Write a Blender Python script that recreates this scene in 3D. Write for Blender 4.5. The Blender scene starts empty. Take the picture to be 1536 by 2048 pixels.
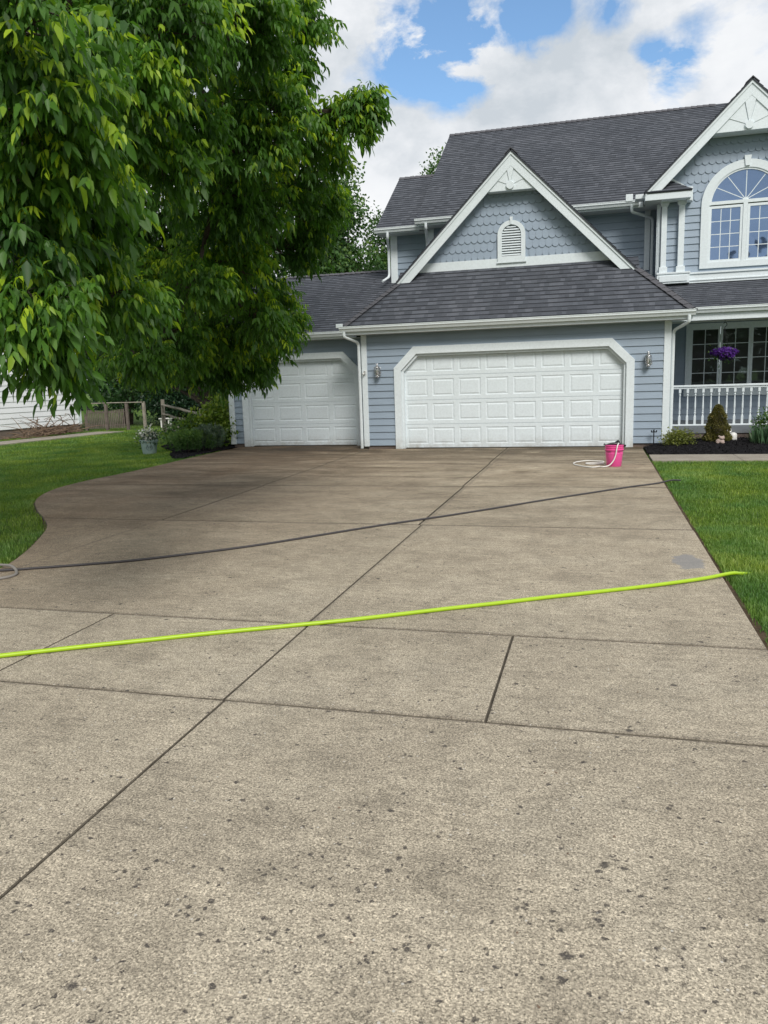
import bpy, bmesh, math, random
import numpy as np
from mathutils import Vector, Matrix, noise

# ------------------------------------------------------------------ camera, sky, sun, exposure
S = bpy.context.scene
COL = S.collection
RAD = math.radians
yaw, pit, rol = RAD(-15.42), RAD(9.65), RAD(1.816)
fw = Vector((math.sin(yaw)*math.cos(pit), math.cos(yaw)*math.cos(pit), -math.sin(pit)))
rt = Vector((math.cos(yaw), -math.sin(yaw), 0)); dn = fw.cross(rt)
rt2 = math.cos(rol)*rt + math.sin(rol)*dn
dn2 = -math.sin(rol)*rt + math.cos(rol)*dn
cam = bpy.data.cameras.new('camera'); cam.lens = 27.246; cam.sensor_width = 36; cam.clip_start = .05; cam.clip_end = 2000
co = bpy.data.objects.new('camera', cam); COL.objects.link(co)
M = Matrix((rt2, -dn2, -fw)).transposed().to_4x4(); M.translation = Vector((0, 0, 1.575)); co.matrix_world = M
S.camera = co

SUN_EL, SUN_AZ = 43, 152          # azimuth measured clockwise from +Y (behind the camera, to the right)
w = bpy.data.worlds.new('World'); S.world = w; w.use_nodes = True
nt = w.node_tree; nt.nodes.clear()
def wn(t, **k):
    n = nt.nodes.new(t)
    for a, b in k.items(): setattr(n, a, b)
    return n
def lk(a, b): nt.links.new(a, b)
out = wn('ShaderNodeOutputWorld'); bg = wn('ShaderNodeBackground'); bg.inputs[1].default_value = .1
sky = wn('ShaderNodeTexSky', sky_type='NISHITA', sun_disc=False, sun_elevation=RAD(SUN_EL), sun_rotation=RAD(SUN_AZ), air_density=1.0, dust_density=.6, ozone_density=1.6)
tc = wn('ShaderNodeTexCoord'); mp = wn('ShaderNodeMapping'); mp.inputs['Scale'].default_value = (1, 1, 1.5); mp.inputs['Location'].default_value = (3.1, .4, 1.7)
lk(tc.outputs['Generated'], mp.inputs[0])
def nz(scale, det, rough, dist=0, loc=None):
    n = wn('ShaderNodeTexNoise'); n.inputs['Scale'].default_value = scale; n.inputs['Detail'].default_value = det
    n.inputs['Roughness'].default_value = rough; n.inputs['Distortion'].default_value = dist; lk(mp.outputs[0], n.inputs[0]); return n
def mth(op, a, b=None, clamp=False):
    n = wn('ShaderNodeMath', operation=op, use_clamp=clamp)
    for i, v in enumerate((a, b)):
        if v is None: continue
        if isinstance(v, (int, float)): n.inputs[i].default_value = v
        else: lk(v, n.inputs[i])
    return n.outputs[0]
n1 = nz(5.6, 14, .58, .15); n2 = nz(5.2, 10, .56, .15); n3 = nz(11, 12, .60, .25)
cov = n1.outputs[0]
# openings in the cloud cover, each around one direction of the sky
for (dx, dy, dz, rad, amt) in ((-.215, .90, .352, .06, .22), (-.185, .91, .368, .08, .25), (-.125, .92, .368, .085, .28), (-.155, .92, .335, .06, .2), (-.06, .93, .385, .05, .2),
                               (.07, .95, .315, .035, .22), (.01, .93, .38, .035, .2), (.045, .94, .335, .025, .2), (-.3, .3, .9, .5, .15), (.8, .2, .5, .35, .14), (.3, -.8, .5, .4, .1), (.09, .95, .33, .05, .2)):
    L = math.sqrt(dx*dx+dy*dy+dz*dz)
    vd = wn('ShaderNodeVectorMath', operation='DISTANCE'); lk(tc.outputs['Generated'], vd.inputs[0]); vd.inputs[1].default_value = (dx/L, dy/L, dz/L)
    g = mth('SUBTRACT', 1, mth('DIVIDE', vd.outputs['Value'], rad), True)
    g = mth('MULTIPLY', g, amt)
    cov = mth('SUBTRACT', cov, mth('MULTIPLY', g, mth('ADD', -1.9, mth('MULTIPLY', n3.outputs[0], 5.8))))
cr = wn('ShaderNodeValToRGB'); cr.color_ramp.elements[0].position = .22; cr.color_ramp.elements[1].position = .41
lk(cov, cr.inputs[0])
shade = wn('ShaderNodeValToRGB'); e = shade.color_ramp.elements
e[0].position = .30; e[0].color = (6.7, 6.75, 6.8, 1); e[1].position = .60; e[1].color = (4.0, 4.35, 4.7, 1)
m_ = e.new(.47); m_.color = (5.8, 5.95, 6.15, 1)
cmb = mth('ADD', mth('MULTIPLY', n2.outputs[0], .75), mth('MULTIPLY', n3.outputs[0], .25)); lk(cmb, shade.inputs[0])
skb = wn('ShaderNodeMixRGB', blend_type='MULTIPLY'); skb.inputs[0].default_value = 1; lk(sky.outputs[0], skb.inputs[1]); skb.inputs[2].default_value = (.98, 1.14, 1.2, 1)
mx = wn('ShaderNodeMixRGB'); lk(cr.outputs[0], mx.inputs[0]); lk(skb.outputs[0], mx.inputs[1]); lk(shade.outputs[0], mx.inputs[2])
lk(mx.outputs[0], bg.inputs[0]); lk(bg.outputs[0], out.inputs[0])

sl = bpy.data.lights.new('sun', 'SUN'); sl.energy = 1.9; sl.angle = RAD(22); sl.color = (1, .96, .9)
so = bpy.data.objects.new('sun', sl); COL.objects.link(so)
sd = Vector((math.sin(RAD(SUN_AZ))*math.cos(RAD(SUN_EL)), math.cos(RAD(SUN_AZ))*math.cos(RAD(SUN_EL)), math.sin(RAD(SUN_EL))))
so.rotation_euler = sd.to_track_quat('Z', 'Y').to_euler(); so.location = sd*60
S.view_settings.view_transform = 'Standard'; S.view_settings.look = 'None'; S.view_settings.exposure = .60; S.view_settings.gamma = 1
S.cycles.max_bounces = 8; S.cycles.transparent_max_bounces = 8; S.cycles.diffuse_bounces = 4

# ------------------------------------------------------------------ materials
class NT:
    def __init__(s, name):
        s.m = bpy.data.materials.new(name); s.m.use_nodes = True; s.t = s.m.node_tree; s.b = s.t.nodes['Principled BSDF']
        s.out = s.t.nodes['Material Output']
    def n(s, ty, ins=None, **k):
        n = s.t.nodes.new(ty)
        for a, b in k.items(): setattr(n, a, b)
        for a, b in (ins or {}).items():
            if hasattr(b, 'is_output'): s.t.links.new(b, n.inputs[a])
            else: n.inputs[a].default_value = b
        return n
    def l(s, a, b): s.t.links.new(a, b)
    def math(s, op, a, b=0, c=0, clamp=False): return s.n('ShaderNodeMath', {0: a, 1: b, 2: c}, operation=op, use_clamp=clamp).outputs[0]
    def noise(s, vec, scale, det=4, rough=.55, dist=0): return s.n('ShaderNodeTexNoise', {'Vector': vec, 'Scale': scale, 'Detail': det, 'Roughness': rough, 'Distortion': dist}).outputs[0]
    def ramp(s, fac, *st):
        r = s.n('ShaderNodeValToRGB', {0: fac}); e = r.color_ramp.elements
        while len(e) < len(st): e.new(.5)
        for x, (p, c) in zip(e, st):
            x.position = p; x.color = (c if isinstance(c, tuple) else (c, c, c)) + (1,)
        return r.outputs[0]
    def mix(s, f, a, b, mode='MIX'): return s.n('ShaderNodeMixRGB', {0: f, 1: a if hasattr(a, 'is_output') else tuple(a)+(1,), 2: b if hasattr(b, 'is_output') else tuple(b)+(1,)}, blend_type=mode).outputs[0]
    def bump(s, h, strength=.3, dist=.01):
        s.l(s.n('ShaderNodeBump', {'Height': h, 'Strength': strength, 'Distance': dist}).outputs[0], s.b.inputs['Normal'])
    def obj(s): return s.n('ShaderNodeTexCoord').outputs['Object']
    def pos(s): return s.n('ShaderNodeNewGeometry').outputs['Position']
    def set(s, **k):
        for a, b in k.items():
            i = s.b.inputs[a.replace('_', ' ')]
            if hasattr(b, 'is_output'): s.l(b, i)
            else: i.default_value = b

def paint(name, col, rough=.5, var=.08, sc=2.5, bump=.08, spec=.4, fine=60):
    a = NT(name); p = a.pos(); c2 = tuple(x*(1-var) for x in col); c3 = tuple(min(1, x*(1+var*.6)) for x in col)
    f = a.mix(a.noise(p, sc, 6, .65), c2, c3)
    gr = a.ramp(a.noise(p, sc*9, 5, .7), (.3, .9), (.6, 1.0)); pz = a.n('ShaderNodeSeparateXYZ', {0: p}).outputs[2]
    gd = a.math('MULTIPLY', a.n('ShaderNodeMapRange', {0: pz, 1: .30, 2: .0, 3: 0, 4: 1}).outputs[0], a.ramp(a.noise(p, 5, 6, .7), (.35, .0), (.7, .75)))
    f = a.mix(gd, f, (.30, .27, .22))
    a.set(Base_Color=a.mix(1, f, gr, 'MULTIPLY'), Roughness=a.math('ADD', rough-.08, a.math('MULTIPLY', a.noise(p, 7, 3), .16)))
    a.b.inputs['Specular IOR Level'].default_value = spec
    a.bump(a.noise(p, fine, 3), bump, .004)
    return a.m
def plain(name, col, rough=.5, metal=0, spec=.5):
    a = NT(name); p = a.obj(); f = a.mix(a.noise(p, 14, 4), tuple(x*.88 for x in col), col)
    a.set(Base_Color=f, Roughness=rough, Metallic=metal); a.b.inputs['Specular IOR Level'].default_value = spec
    return a.m

MT = {}
MT['white'] = paint('white_trim', (.735, .80, .83), .45, .06)
MT['door_white'] = paint('garage_door_white', (.73, .80, .835), .5, .03, bump=.03)
MT['gutter'] = paint('gutter_white', (.74, .80, .82), .35, .07)
MT['soffit'] = paint('soffit_grey', (.55, .58, .56), .6, .05)
def siding_mat(name, col):
    a = NT(name); p = a.pos()
    mp = a.n('ShaderNodeMapping', {0: p, 'Scale': (1, 1, 18)}).outputs[0]
    f = a.mix(a.noise(p, 1.1, 5, .6), tuple(x*.88 for x in col), tuple(x*1.08 for x in col))
    f = a.mix(.35, f, a.mix(a.noise(mp, 3, 6, .7), (.55, .55, .55), (1.25, 1.25, 1.25)), 'MULTIPLY')
    a.set(Base_Color=f, Roughness=.55); a.bump(a.noise(mp, 9, 6, .7), .12, .003); return a.m
MT['siding'] = siding_mat('blue_grey_siding', (.295, .365, .445))
MT['scallop'] = siding_mat('blue_grey_scallop', (.305, .375, .46))
MT['nsiding'] = siding_mat('neighbour_white_siding', (.86, .88, .90))
def shingle_mat():
    a = NT('asphalt_shingles'); uv = a.n('ShaderNodeUVMap').outputs[0]
    sx = a.n('ShaderNodeSeparateXYZ', {0: uv}); u, v = sx.outputs[0], sx.outputs[1]
    row = a.math('FLOOR', a.math('DIVIDE', v, .143)); fv = a.math('FRACT', a.math('DIVIDE', v, .143))
    ro = a.n('ShaderNodeTexWhiteNoise', {'W': row}, noise_dimensions='1D').outputs['Value']
    cu = a.math('ADD', a.math('DIVIDE', u, .13), a.math('MULTIPLY', ro, 7.3))
    cu = a.math('ADD', cu, a.math('MULTIPLY', a.math('SINE', a.math('MULTIPLY', cu, 1.7)), .27))
    cell = a.math('FLOOR', cu)
    cv = a.n('ShaderNodeCombineXYZ', {0: cell, 1: row, 2: 0}).outputs[0]
    rnd = a.n('ShaderNodeTexWhiteNoise', {'Vector': cv}, noise_dimensions='3D').outputs['Value']
    p = a.pos()
    base = a.ramp(rnd, (0, (.060, .065, .076)), (.5, (.076, .082, .096)), (1, (.104, .111, .128)))
    patch = a.ramp(a.noise(p, .9, 4, .6), (.3, (.88, .90, .92)), (.7, (1.08, 1.08, 1.08)))
    base = a.mix(1, base, patch, 'MULTIPLY')
    gran = a.ramp(a.noise(p, 130, 2, .8), (.3, .55), (.7, 1.5)); base = a.mix(.7, base, gran, 'MULTIPLY')
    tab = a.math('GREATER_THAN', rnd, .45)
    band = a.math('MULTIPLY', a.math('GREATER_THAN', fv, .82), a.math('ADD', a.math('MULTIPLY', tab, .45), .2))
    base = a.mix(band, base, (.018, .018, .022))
    a.set(Base_Color=base, Roughness=.92); a.b.inputs['Specular IOR Level'].default_value = .25
    h = a.math('ADD', a.math('MULTIPLY', tab, .5), a.math('MULTIPLY', a.noise(p, 160, 2), .5)); a.bump(h, .5, .006); return a.m
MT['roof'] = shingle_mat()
def plain_shingle():
    a = NT('ridge_shingle'); p = a.pos(); f = a.mix(a.noise(p, 2.3, 4), (.055, .056, .064), (.11, .108, .12)); f = a.mix(.7, f, a.ramp(a.noise(p, 130, 2, .8), (.3, .5), (.7, 1.5)), 'MULTIPLY')
    a.set(Base_Color=f, Roughness=.95); a.bump(a.noise(p, 140, 2), .4, .004); return a.m
MT['cap'] = plain_shingle()
def concrete_mat():
    a = NT('driveway_concrete'); p = a.pos()
    sp = a.n('ShaderNodeSeparateXYZ', {0: p}); X, Y = sp.outputs[0], sp.outputs[1]
    big = a.noise(p, .7, 8, .68); med = a.noise(p, 3.2, 6, .6, .4); st = a.noise(a.n('ShaderNodeMapping', {0: p, 'Scale': (.5, 1.6, 1)}).outputs[0], 1.3, 7, .68, .6)
    c = a.ramp(big, (.25, (.345, .296, .225)), (.5, (.44, .383, .293)), (.75, (.505, .447, .35)))
    c = a.mix(1, c, a.ramp(med, (.28, .78), (.55, 1.0), (.8, 1.1)), 'MULTIPLY')
    c = a.mix(.8, c, a.ramp(a.noise(a.n('ShaderNodeMapping', {0: p, 'Scale': (.45, 1.3, 1)}).outputs[0], 16, 6, .75), (.34, .70), (.52, 1.0), (.68, 1.18)), 'MULTIPLY')
    # older, more weathered slabs towards the house
    far = a.n('ShaderNodeMapRange', {0: Y, 1: 4.0, 2: 13.0, 3: 0, 4: 1}).outputs[0]
    c = a.mix(a.math('MULTIPLY', far, .95), c, a.mix(1, c, a.ramp(st, (.32, (.38, .335, .29)), (.5, (.74, .69, .63)), (.68, (1.06, 1.03, .99))), 'MULTIPLY'))
    left = a.n('ShaderNodeMapRange', {0: X, 1: -2.2, 2: -6.5, 3: 0, 4: 1}).outputs[0]  # soft tree shade over the left side, painted into the concrete colour
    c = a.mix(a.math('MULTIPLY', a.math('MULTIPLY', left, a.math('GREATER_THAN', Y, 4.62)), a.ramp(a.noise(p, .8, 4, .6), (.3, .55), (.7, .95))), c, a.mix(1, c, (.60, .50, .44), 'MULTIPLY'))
    slab = a.n('ShaderNodeCombineXYZ', {0: a.math('GREATER_THAN', X, -1.83), 1: a.math('FLOOR', a.math('DIVIDE', a.math('ADD', Y, -2.05), 3.05)), 2: 3.3}).outputs[0]
    c = a.mix(1, c, a.ramp(a.n('ShaderNodeTexWhiteNoise', {'Vector': slab}, noise_dimensions='3D').outputs['Value'], (0, .90), (1, 1.06)), 'MULTIPLY')
    # grime collected along the tooled joints
    jm = None; wob = a.math('MULTIPLY', a.noise(p, 14, 3), .03)
    for yj in (3.37, 4.62, 8.15, 11.2, 14.3):
        e = a.n('ShaderNodeMapRange', {0: a.math('ABSOLUTE', a.math('SUBTRACT', Y, yj)), 1: a.math('ADD', wob, .004+.0035*yj), 2: a.math('MULTIPLY', wob, .35+.04*yj), 3: 0, 4: .55}).outputs[0]; jm = e if jm is None else a.math('MAXIMUM', jm, e)
    for xj in (-1.82, -5.05):
        e = a.n('ShaderNodeMapRange', {0: a.math('ABSOLUTE', a.math('SUBTRACT', X, xj)), 1: a.math('ADD', wob, .012), 2: wob, 3: 0, 4: .3}).outputs[0]; jm = a.math('MAXIMUM', jm, a.math('MULTIPLY', e, a.math('GREATER_THAN', Y, 4.6)))
    c = a.mix(jm, c, (.12, .10, .08))
    # damp, dirty stains in front of the garage doors
    wet = a.n('ShaderNodeMapRange', {0: Y, 1: 14.0, 2: 17.2, 3: 0, 4: 1}).outputs[0]
    ws = a.noise(a.n('ShaderNodeMapping', {0: p, 'Scale': (.55, 1.5, 1)}).outputs[0], 1.1, 6, .6, .5)
    wm = a.math('MULTIPLY', wet, a.ramp(ws, (.36, 0.), (.52, 1.)), clamp=True)
    c = a.mix(wm, c, a.mix(1, c, (.32, .28, .22), 'MULTIPLY'))
    # coarse sand grain and pebbles
    v1 = a.n('ShaderNodeTexVoronoi', {'Vector': p, 'Scale': 210}, feature='F1'); g = a.n('ShaderNodeSeparateXYZ', {0: v1.outputs['Color']}).outputs[0]
    c = a.mix(.75, c, a.ramp(g, (0, .30), (.3, .80), (.7, 1.15), (1, 1.75)), 'MULTIPLY')
    c = a.mix(.9, c, a.ramp(a.noise(p, 110, 3, .8), (.32, .42), (.5, 1.0), (.68, 1.4)), 'MULTIPLY')
    v2 = a.n('ShaderNodeTexVoronoi', {'Vector': p, 'Scale': 34}, feature='F1'); r2 = a.n('ShaderNodeSeparateXYZ', {0: v2.outputs['Color']}).outputs[0]
    peb = a.math('MULTIPLY', a.math('LESS_THAN', v2.outputs['Distance'], a.math('MULTIPLY', r2, .16)), a.math('GREATER_THAN', r2, .83))
    c = a.mix(a.math('MULTIPLY', peb, .8), c, (.58, .55, .49))
    # spalled pits and oil spots, thickest near the street end
    pd = a.n('ShaderNodeVectorMath', {0: p, 1: a.n('ShaderNodeVectorMath', {0: a.n('ShaderNodeTexNoise', {'Vector': p, 'Scale': 45, 'Detail': 3}).outputs['Color'], 'Scale': .035}, operation='SCALE').outputs[0]}, operation='ADD').outputs[0]
    msk = a.math('MULTIPLY', a.ramp(a.noise(p, 3.4, 5, .62, .3), (.42, 0.), (.58, 1.)), a.n('ShaderNodeMapRange', {0: Y, 1: 2.7, 2: 1.9, 3: .18, 4: 1.0}).outputs[0]); msk = a.math('MULTIPLY', msk, a.n('ShaderNodeMapRange', {0: a.math('ABSOLUTE', a.math('ADD', X, .55)), 1: .6, 2: 1.3, 3: 1.0, 4: .45}).outputs[0])
    pits = None
    for sc, th, thr in ((10, .18, .90), (17, .26, .92), (7, .19, .96), (27, .30, .94)):
        vv = a.n('ShaderNodeTexVoronoi', {'Vector': pd, 'Scale': sc}, feature='F1'); rr = a.n('ShaderNodeSeparateXYZ', {0: vv.outputs['Color']}).outputs[1]
        on = a.math('GREATER_THAN', a.math('ADD', rr, a.math('MULTIPLY', msk, .85)), thr)
        e = a.n('ShaderNodeMapRange', {0: vv.outputs['Distance'], 1: th*.75, 2: th*.45, 3: 0, 4: 1}).outputs[0]
        e = a.math('MULTIPLY', e, on); pits = e if pits is None else a.math('MAXIMUM', pits, e)
    pits = a.math('MULTIPLY', pits, a.ramp(a.noise(p, 130, 3, .7), (.36, .45), (.5, 1.)))
    c = a.mix(a.math('MULTIPLY', pits, .9), c, (.06, .053, .05))
    # grey repair patch near the right edge
    q = a.n('ShaderNodeVectorMath', {0: a.n('ShaderNodeVectorMath', {0: pd, 1: (-.78, -6.77, 0)}, operation='ADD').outputs[0], 1: (1, .42, 0)}, operation='MULTIPLY').outputs[0]
    d = a.n('ShaderNodeVectorMath', {0: q}, operation='LENGTH').outputs['Value']
    pm = a.n('ShaderNodeMapRange', {0: a.math('ADD', d, a.math('MULTIPLY', a.math('SUBTRACT', a.noise(p, 9, 3), .5), .16)), 1: .125, 2: .112, 3: 0, 4: .75}).outputs[0]
    c = a.mix(pm, c, (.235, .235, .24))
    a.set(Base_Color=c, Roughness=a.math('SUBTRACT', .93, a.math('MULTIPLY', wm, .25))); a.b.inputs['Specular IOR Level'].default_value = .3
    h = a.math('ADD', a.math('MULTIPLY', a.noise(p, 95, 3, .7), .7), a.math('MULTIPLY', g, .5)); h = a.math('SUBTRACT', h, a.math('MULTIPLY', pits, .9)); a.bump(h, .7, .006)
    return a.m
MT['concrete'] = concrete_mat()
def rough_mat(name, c1, c2, sc=6, fine=80, bump=.5, rough=.95, bd=.01):
    a = NT(name); p = a.pos(); f = a.mix(a.ramp(a.noise(p, sc, 6, .65), (.3, 0.), (.7, 1.)), c1, c2); f = a.mix(.7, f, a.ramp(a.noise(p, fine, 4, .7), (.3, .5), (.7, 1.5)), 'MULTIPLY')
    a.set(Base_Color=f, Roughness=rough); a.b.inputs['Specular IOR Level'].default_value = .25; a.bump(a.noise(p, fine, 4, .7), bump, bd); return a.m
MT['walk'] = rough_mat('walkway_concrete', (.24, .21, .175), (.34, .31, .26), 2.2, 90, .3, bd=.004)
MT['joint'] = rough_mat('joint_grit', (.07, .06, .045), (.15, .13, .10), 12, 90)
MT['foundation'] = rough_mat('foundation_concrete', (.13, .10, .085), (.2, .16, .14), 3, 60, .3)
MT['mulch'] = rough_mat('black_mulch', (.006, .006, .008), (.02, .018, .02), 18, 70, 1.0, bd=.03)
MT['dirt'] = rough_mat('bare_soil', (.05, .033, .02), (.11, .075, .045), 9, 50, .8, bd=.02)
MT['soil'] = rough_mat('lawn_soil', (.05, .09, .012), (.09, .16, .02), 1.5, 35, 1.0, bd=.03)
MT['bark'] = rough_mat('bark', (.035, .028, .022), (.10, .082, .066), 9, 40, 1.0, bd=.03)
MT['dry'] = rough_mat('dry_branches', (.12, .08, .055), (.24, .17, .12), 8, 50, .5)
MT['cedar'] = rough_mat('weathered_wood', (.19, .17, .14), (.34, .31, .26), 5, 45, .5, bd=.006)
MT['oldwood'] = rough_mat('dark_weathered_wood', (.10, .082, .07), (.19, .16, .14), 5, 45, .5, bd=.006)
MT['stone'] = rough_mat('figurine_stone', (.30, .23, .20), (.48, .38, .34), 14, 60, .5, bd=.006)
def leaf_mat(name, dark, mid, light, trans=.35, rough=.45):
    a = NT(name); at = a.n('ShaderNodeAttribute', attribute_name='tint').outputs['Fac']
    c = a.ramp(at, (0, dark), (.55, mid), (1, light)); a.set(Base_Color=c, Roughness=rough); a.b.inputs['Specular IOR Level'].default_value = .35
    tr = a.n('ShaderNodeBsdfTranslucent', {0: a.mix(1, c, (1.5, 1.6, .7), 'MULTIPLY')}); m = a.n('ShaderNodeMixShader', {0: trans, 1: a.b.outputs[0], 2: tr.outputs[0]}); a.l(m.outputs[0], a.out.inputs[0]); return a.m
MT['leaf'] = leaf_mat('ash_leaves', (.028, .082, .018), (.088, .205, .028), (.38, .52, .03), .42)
MT['leaf2'] = leaf_mat('background_leaves', (.028, .075, .022), (.07, .15, .04), (.17, .26, .06), .25)
MT['leafdark'] = leaf_mat('dark_conifer_leaves', (.010, .032, .014), (.02, .055, .022), (.04, .09, .03), .1)
MT['leafyellow'] = leaf_mat('yellow_green_leaves', (.05, .10, .015), (.13, .21, .025), (.28, .34, .05), .3)
MT['bronze'] = leaf_mat('bronze_green_leaves', (.06, .07, .02), (.14, .17, .035), (.30, .32, .06), .25)
MT['lavender'] = leaf_mat('grey_green_needles', (.03, .06, .035), (.07, .12, .07), (.16, .2, .15), .1)
MT['thuja'] = leaf_mat('olive_conifer', (.06, .065, .018), (.15, .145, .04), (.32, .26, .09), .1)
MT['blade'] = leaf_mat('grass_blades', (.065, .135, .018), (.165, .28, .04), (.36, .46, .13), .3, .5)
def vary_blades():
    m = MT['blade']; t = m.node_tree; b = t.nodes['Principled BSDF']; l = b.inputs['Base Color'].links[0]; src = l.from_socket
    g = t.nodes.new('ShaderNodeNewGeometry'); n = t.nodes.new('ShaderNodeTexNoise'); n.inputs['Scale'].default_value = 1.3; n.inputs['Detail'].default_value = 5; t.links.new(g.outputs['Position'], n.inputs['Vector'])
    rp = t.nodes.new('ShaderNodeValToRGB'); rp.color_ramp.elements[0].position = .36; rp.color_ramp.elements[1].position = .64; rp.color_ramp.elements[0].color = (.72, .88, 1.25, 1); rp.color_ramp.elements[1].color = (1.25, 1.08, .9, 1); t.links.new(n.outputs[0], rp.inputs[0])
    mx = t.nodes.new('ShaderNodeMixRGB'); mx.blend_type = 'MULTIPLY'; mx.inputs[0].default_value = 1; t.links.new(src, mx.inputs[1]); t.links.new(rp.outputs[0], mx.inputs[2])
    for q in [k.to_socket for k in list(src.links) if k.to_node != mx]: t.links.new(mx.outputs[0], q)
vary_blades()
MT['iris'] = leaf_mat('iris_leaves', (.03, .07, .035), (.07, .14, .07), (.14, .22, .12), .2)
MT['petal'] = leaf_mat('purple_petals', (.035, .008, .10), (.07, .012, .20), (.15, .04, .36), .2)
MT['wpetal'] = leaf_mat('white_petals', (.3, .3, .3), (.6, .6, .6), (.8, .8, .8), .2)
MT['pink'] = plain('pink_plastic', (.86, .10, .36), .35)
MT['pinkd'] = plain('pink_plastic_rim', (.80, .085, .32), .35)
MT['black'] = plain('black_plastic', (.015, .016, .018), .4)
MT['wplastic'] = plain('white_plastic', (.78, .78, .75), .35)
MT['hosewhite'] = plain('white_hose', (.8, .78, .74), .4)
MT['lime'] = plain('lime_hose', (.38, .58, .015), .42)
MT['greyhose'] = plain('grey_hose', (.055, .05, .053), .5)
MT['coilhose'] = plain('grey_hose_coil', (.26, .24, .22), .5)
MT['chrome'] = plain('brushed_nickel', (.72, .72, .73), .22, .9)
MT['darkmetal'] = plain('dark_metal', (.03, .03, .035), .4, .5)
MT['pot'] = plain('pale_green_pot', (.36, .47, .46), .5)
MT['potdark'] = plain('pot_lettering', (.05, .08, .09), .6)
MT['dark'] = plain('dark_interior', (.012, .012, .013), .9)
MT['skirt'] = paint('porch_skirt_grey', (.17, .19, .21), .6)
MT['curtain'] = plain('window_curtain', (.10, .09, .095), .9)
def glass(name, col, refl, tint):
    a = NT(name); p = a.pos(); a.set(Base_Color=tuple(col)+(1,), Roughness=.3)
    gl = a.n('ShaderNodeBsdfGlossy', {'Color': tuple(tint)+(1,), 'Roughness': .02}); bp = a.n('ShaderNodeBump', {'Height': a.noise(p, 1.6, 2), 'Strength': .12, 'Distance': .02}); a.l(bp.outputs[0], gl.inputs['Normal'])
    m = a.n('ShaderNodeMixShader', {0: refl, 1: a.b.outputs[0], 2: gl.outputs[0]}); a.l(m.outputs[0], a.out.inputs[0]); return a.m
MT['glassup'] = glass('upper_window_glass', (.035, .06, .13), .36, (.44, .63, .92))
MT['glasslow'] = glass('porch_window_glass', (.008, .009, .010), .10, (.7, .9, .8))
def clearglass():
    a = NT('lantern_glass'); tr = a.n('ShaderNodeBsdfTransparent'); gl = a.n('ShaderNodeBsdfGlossy', {'Roughness': .05}); m = a.n('ShaderNodeMixShader', {0: .3, 1: tr.outputs[0], 2: gl.outputs[0]}); a.l(m.outputs[0], a.out.inputs[0]); return a.m
MT['clear'] = clearglass()

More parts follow.
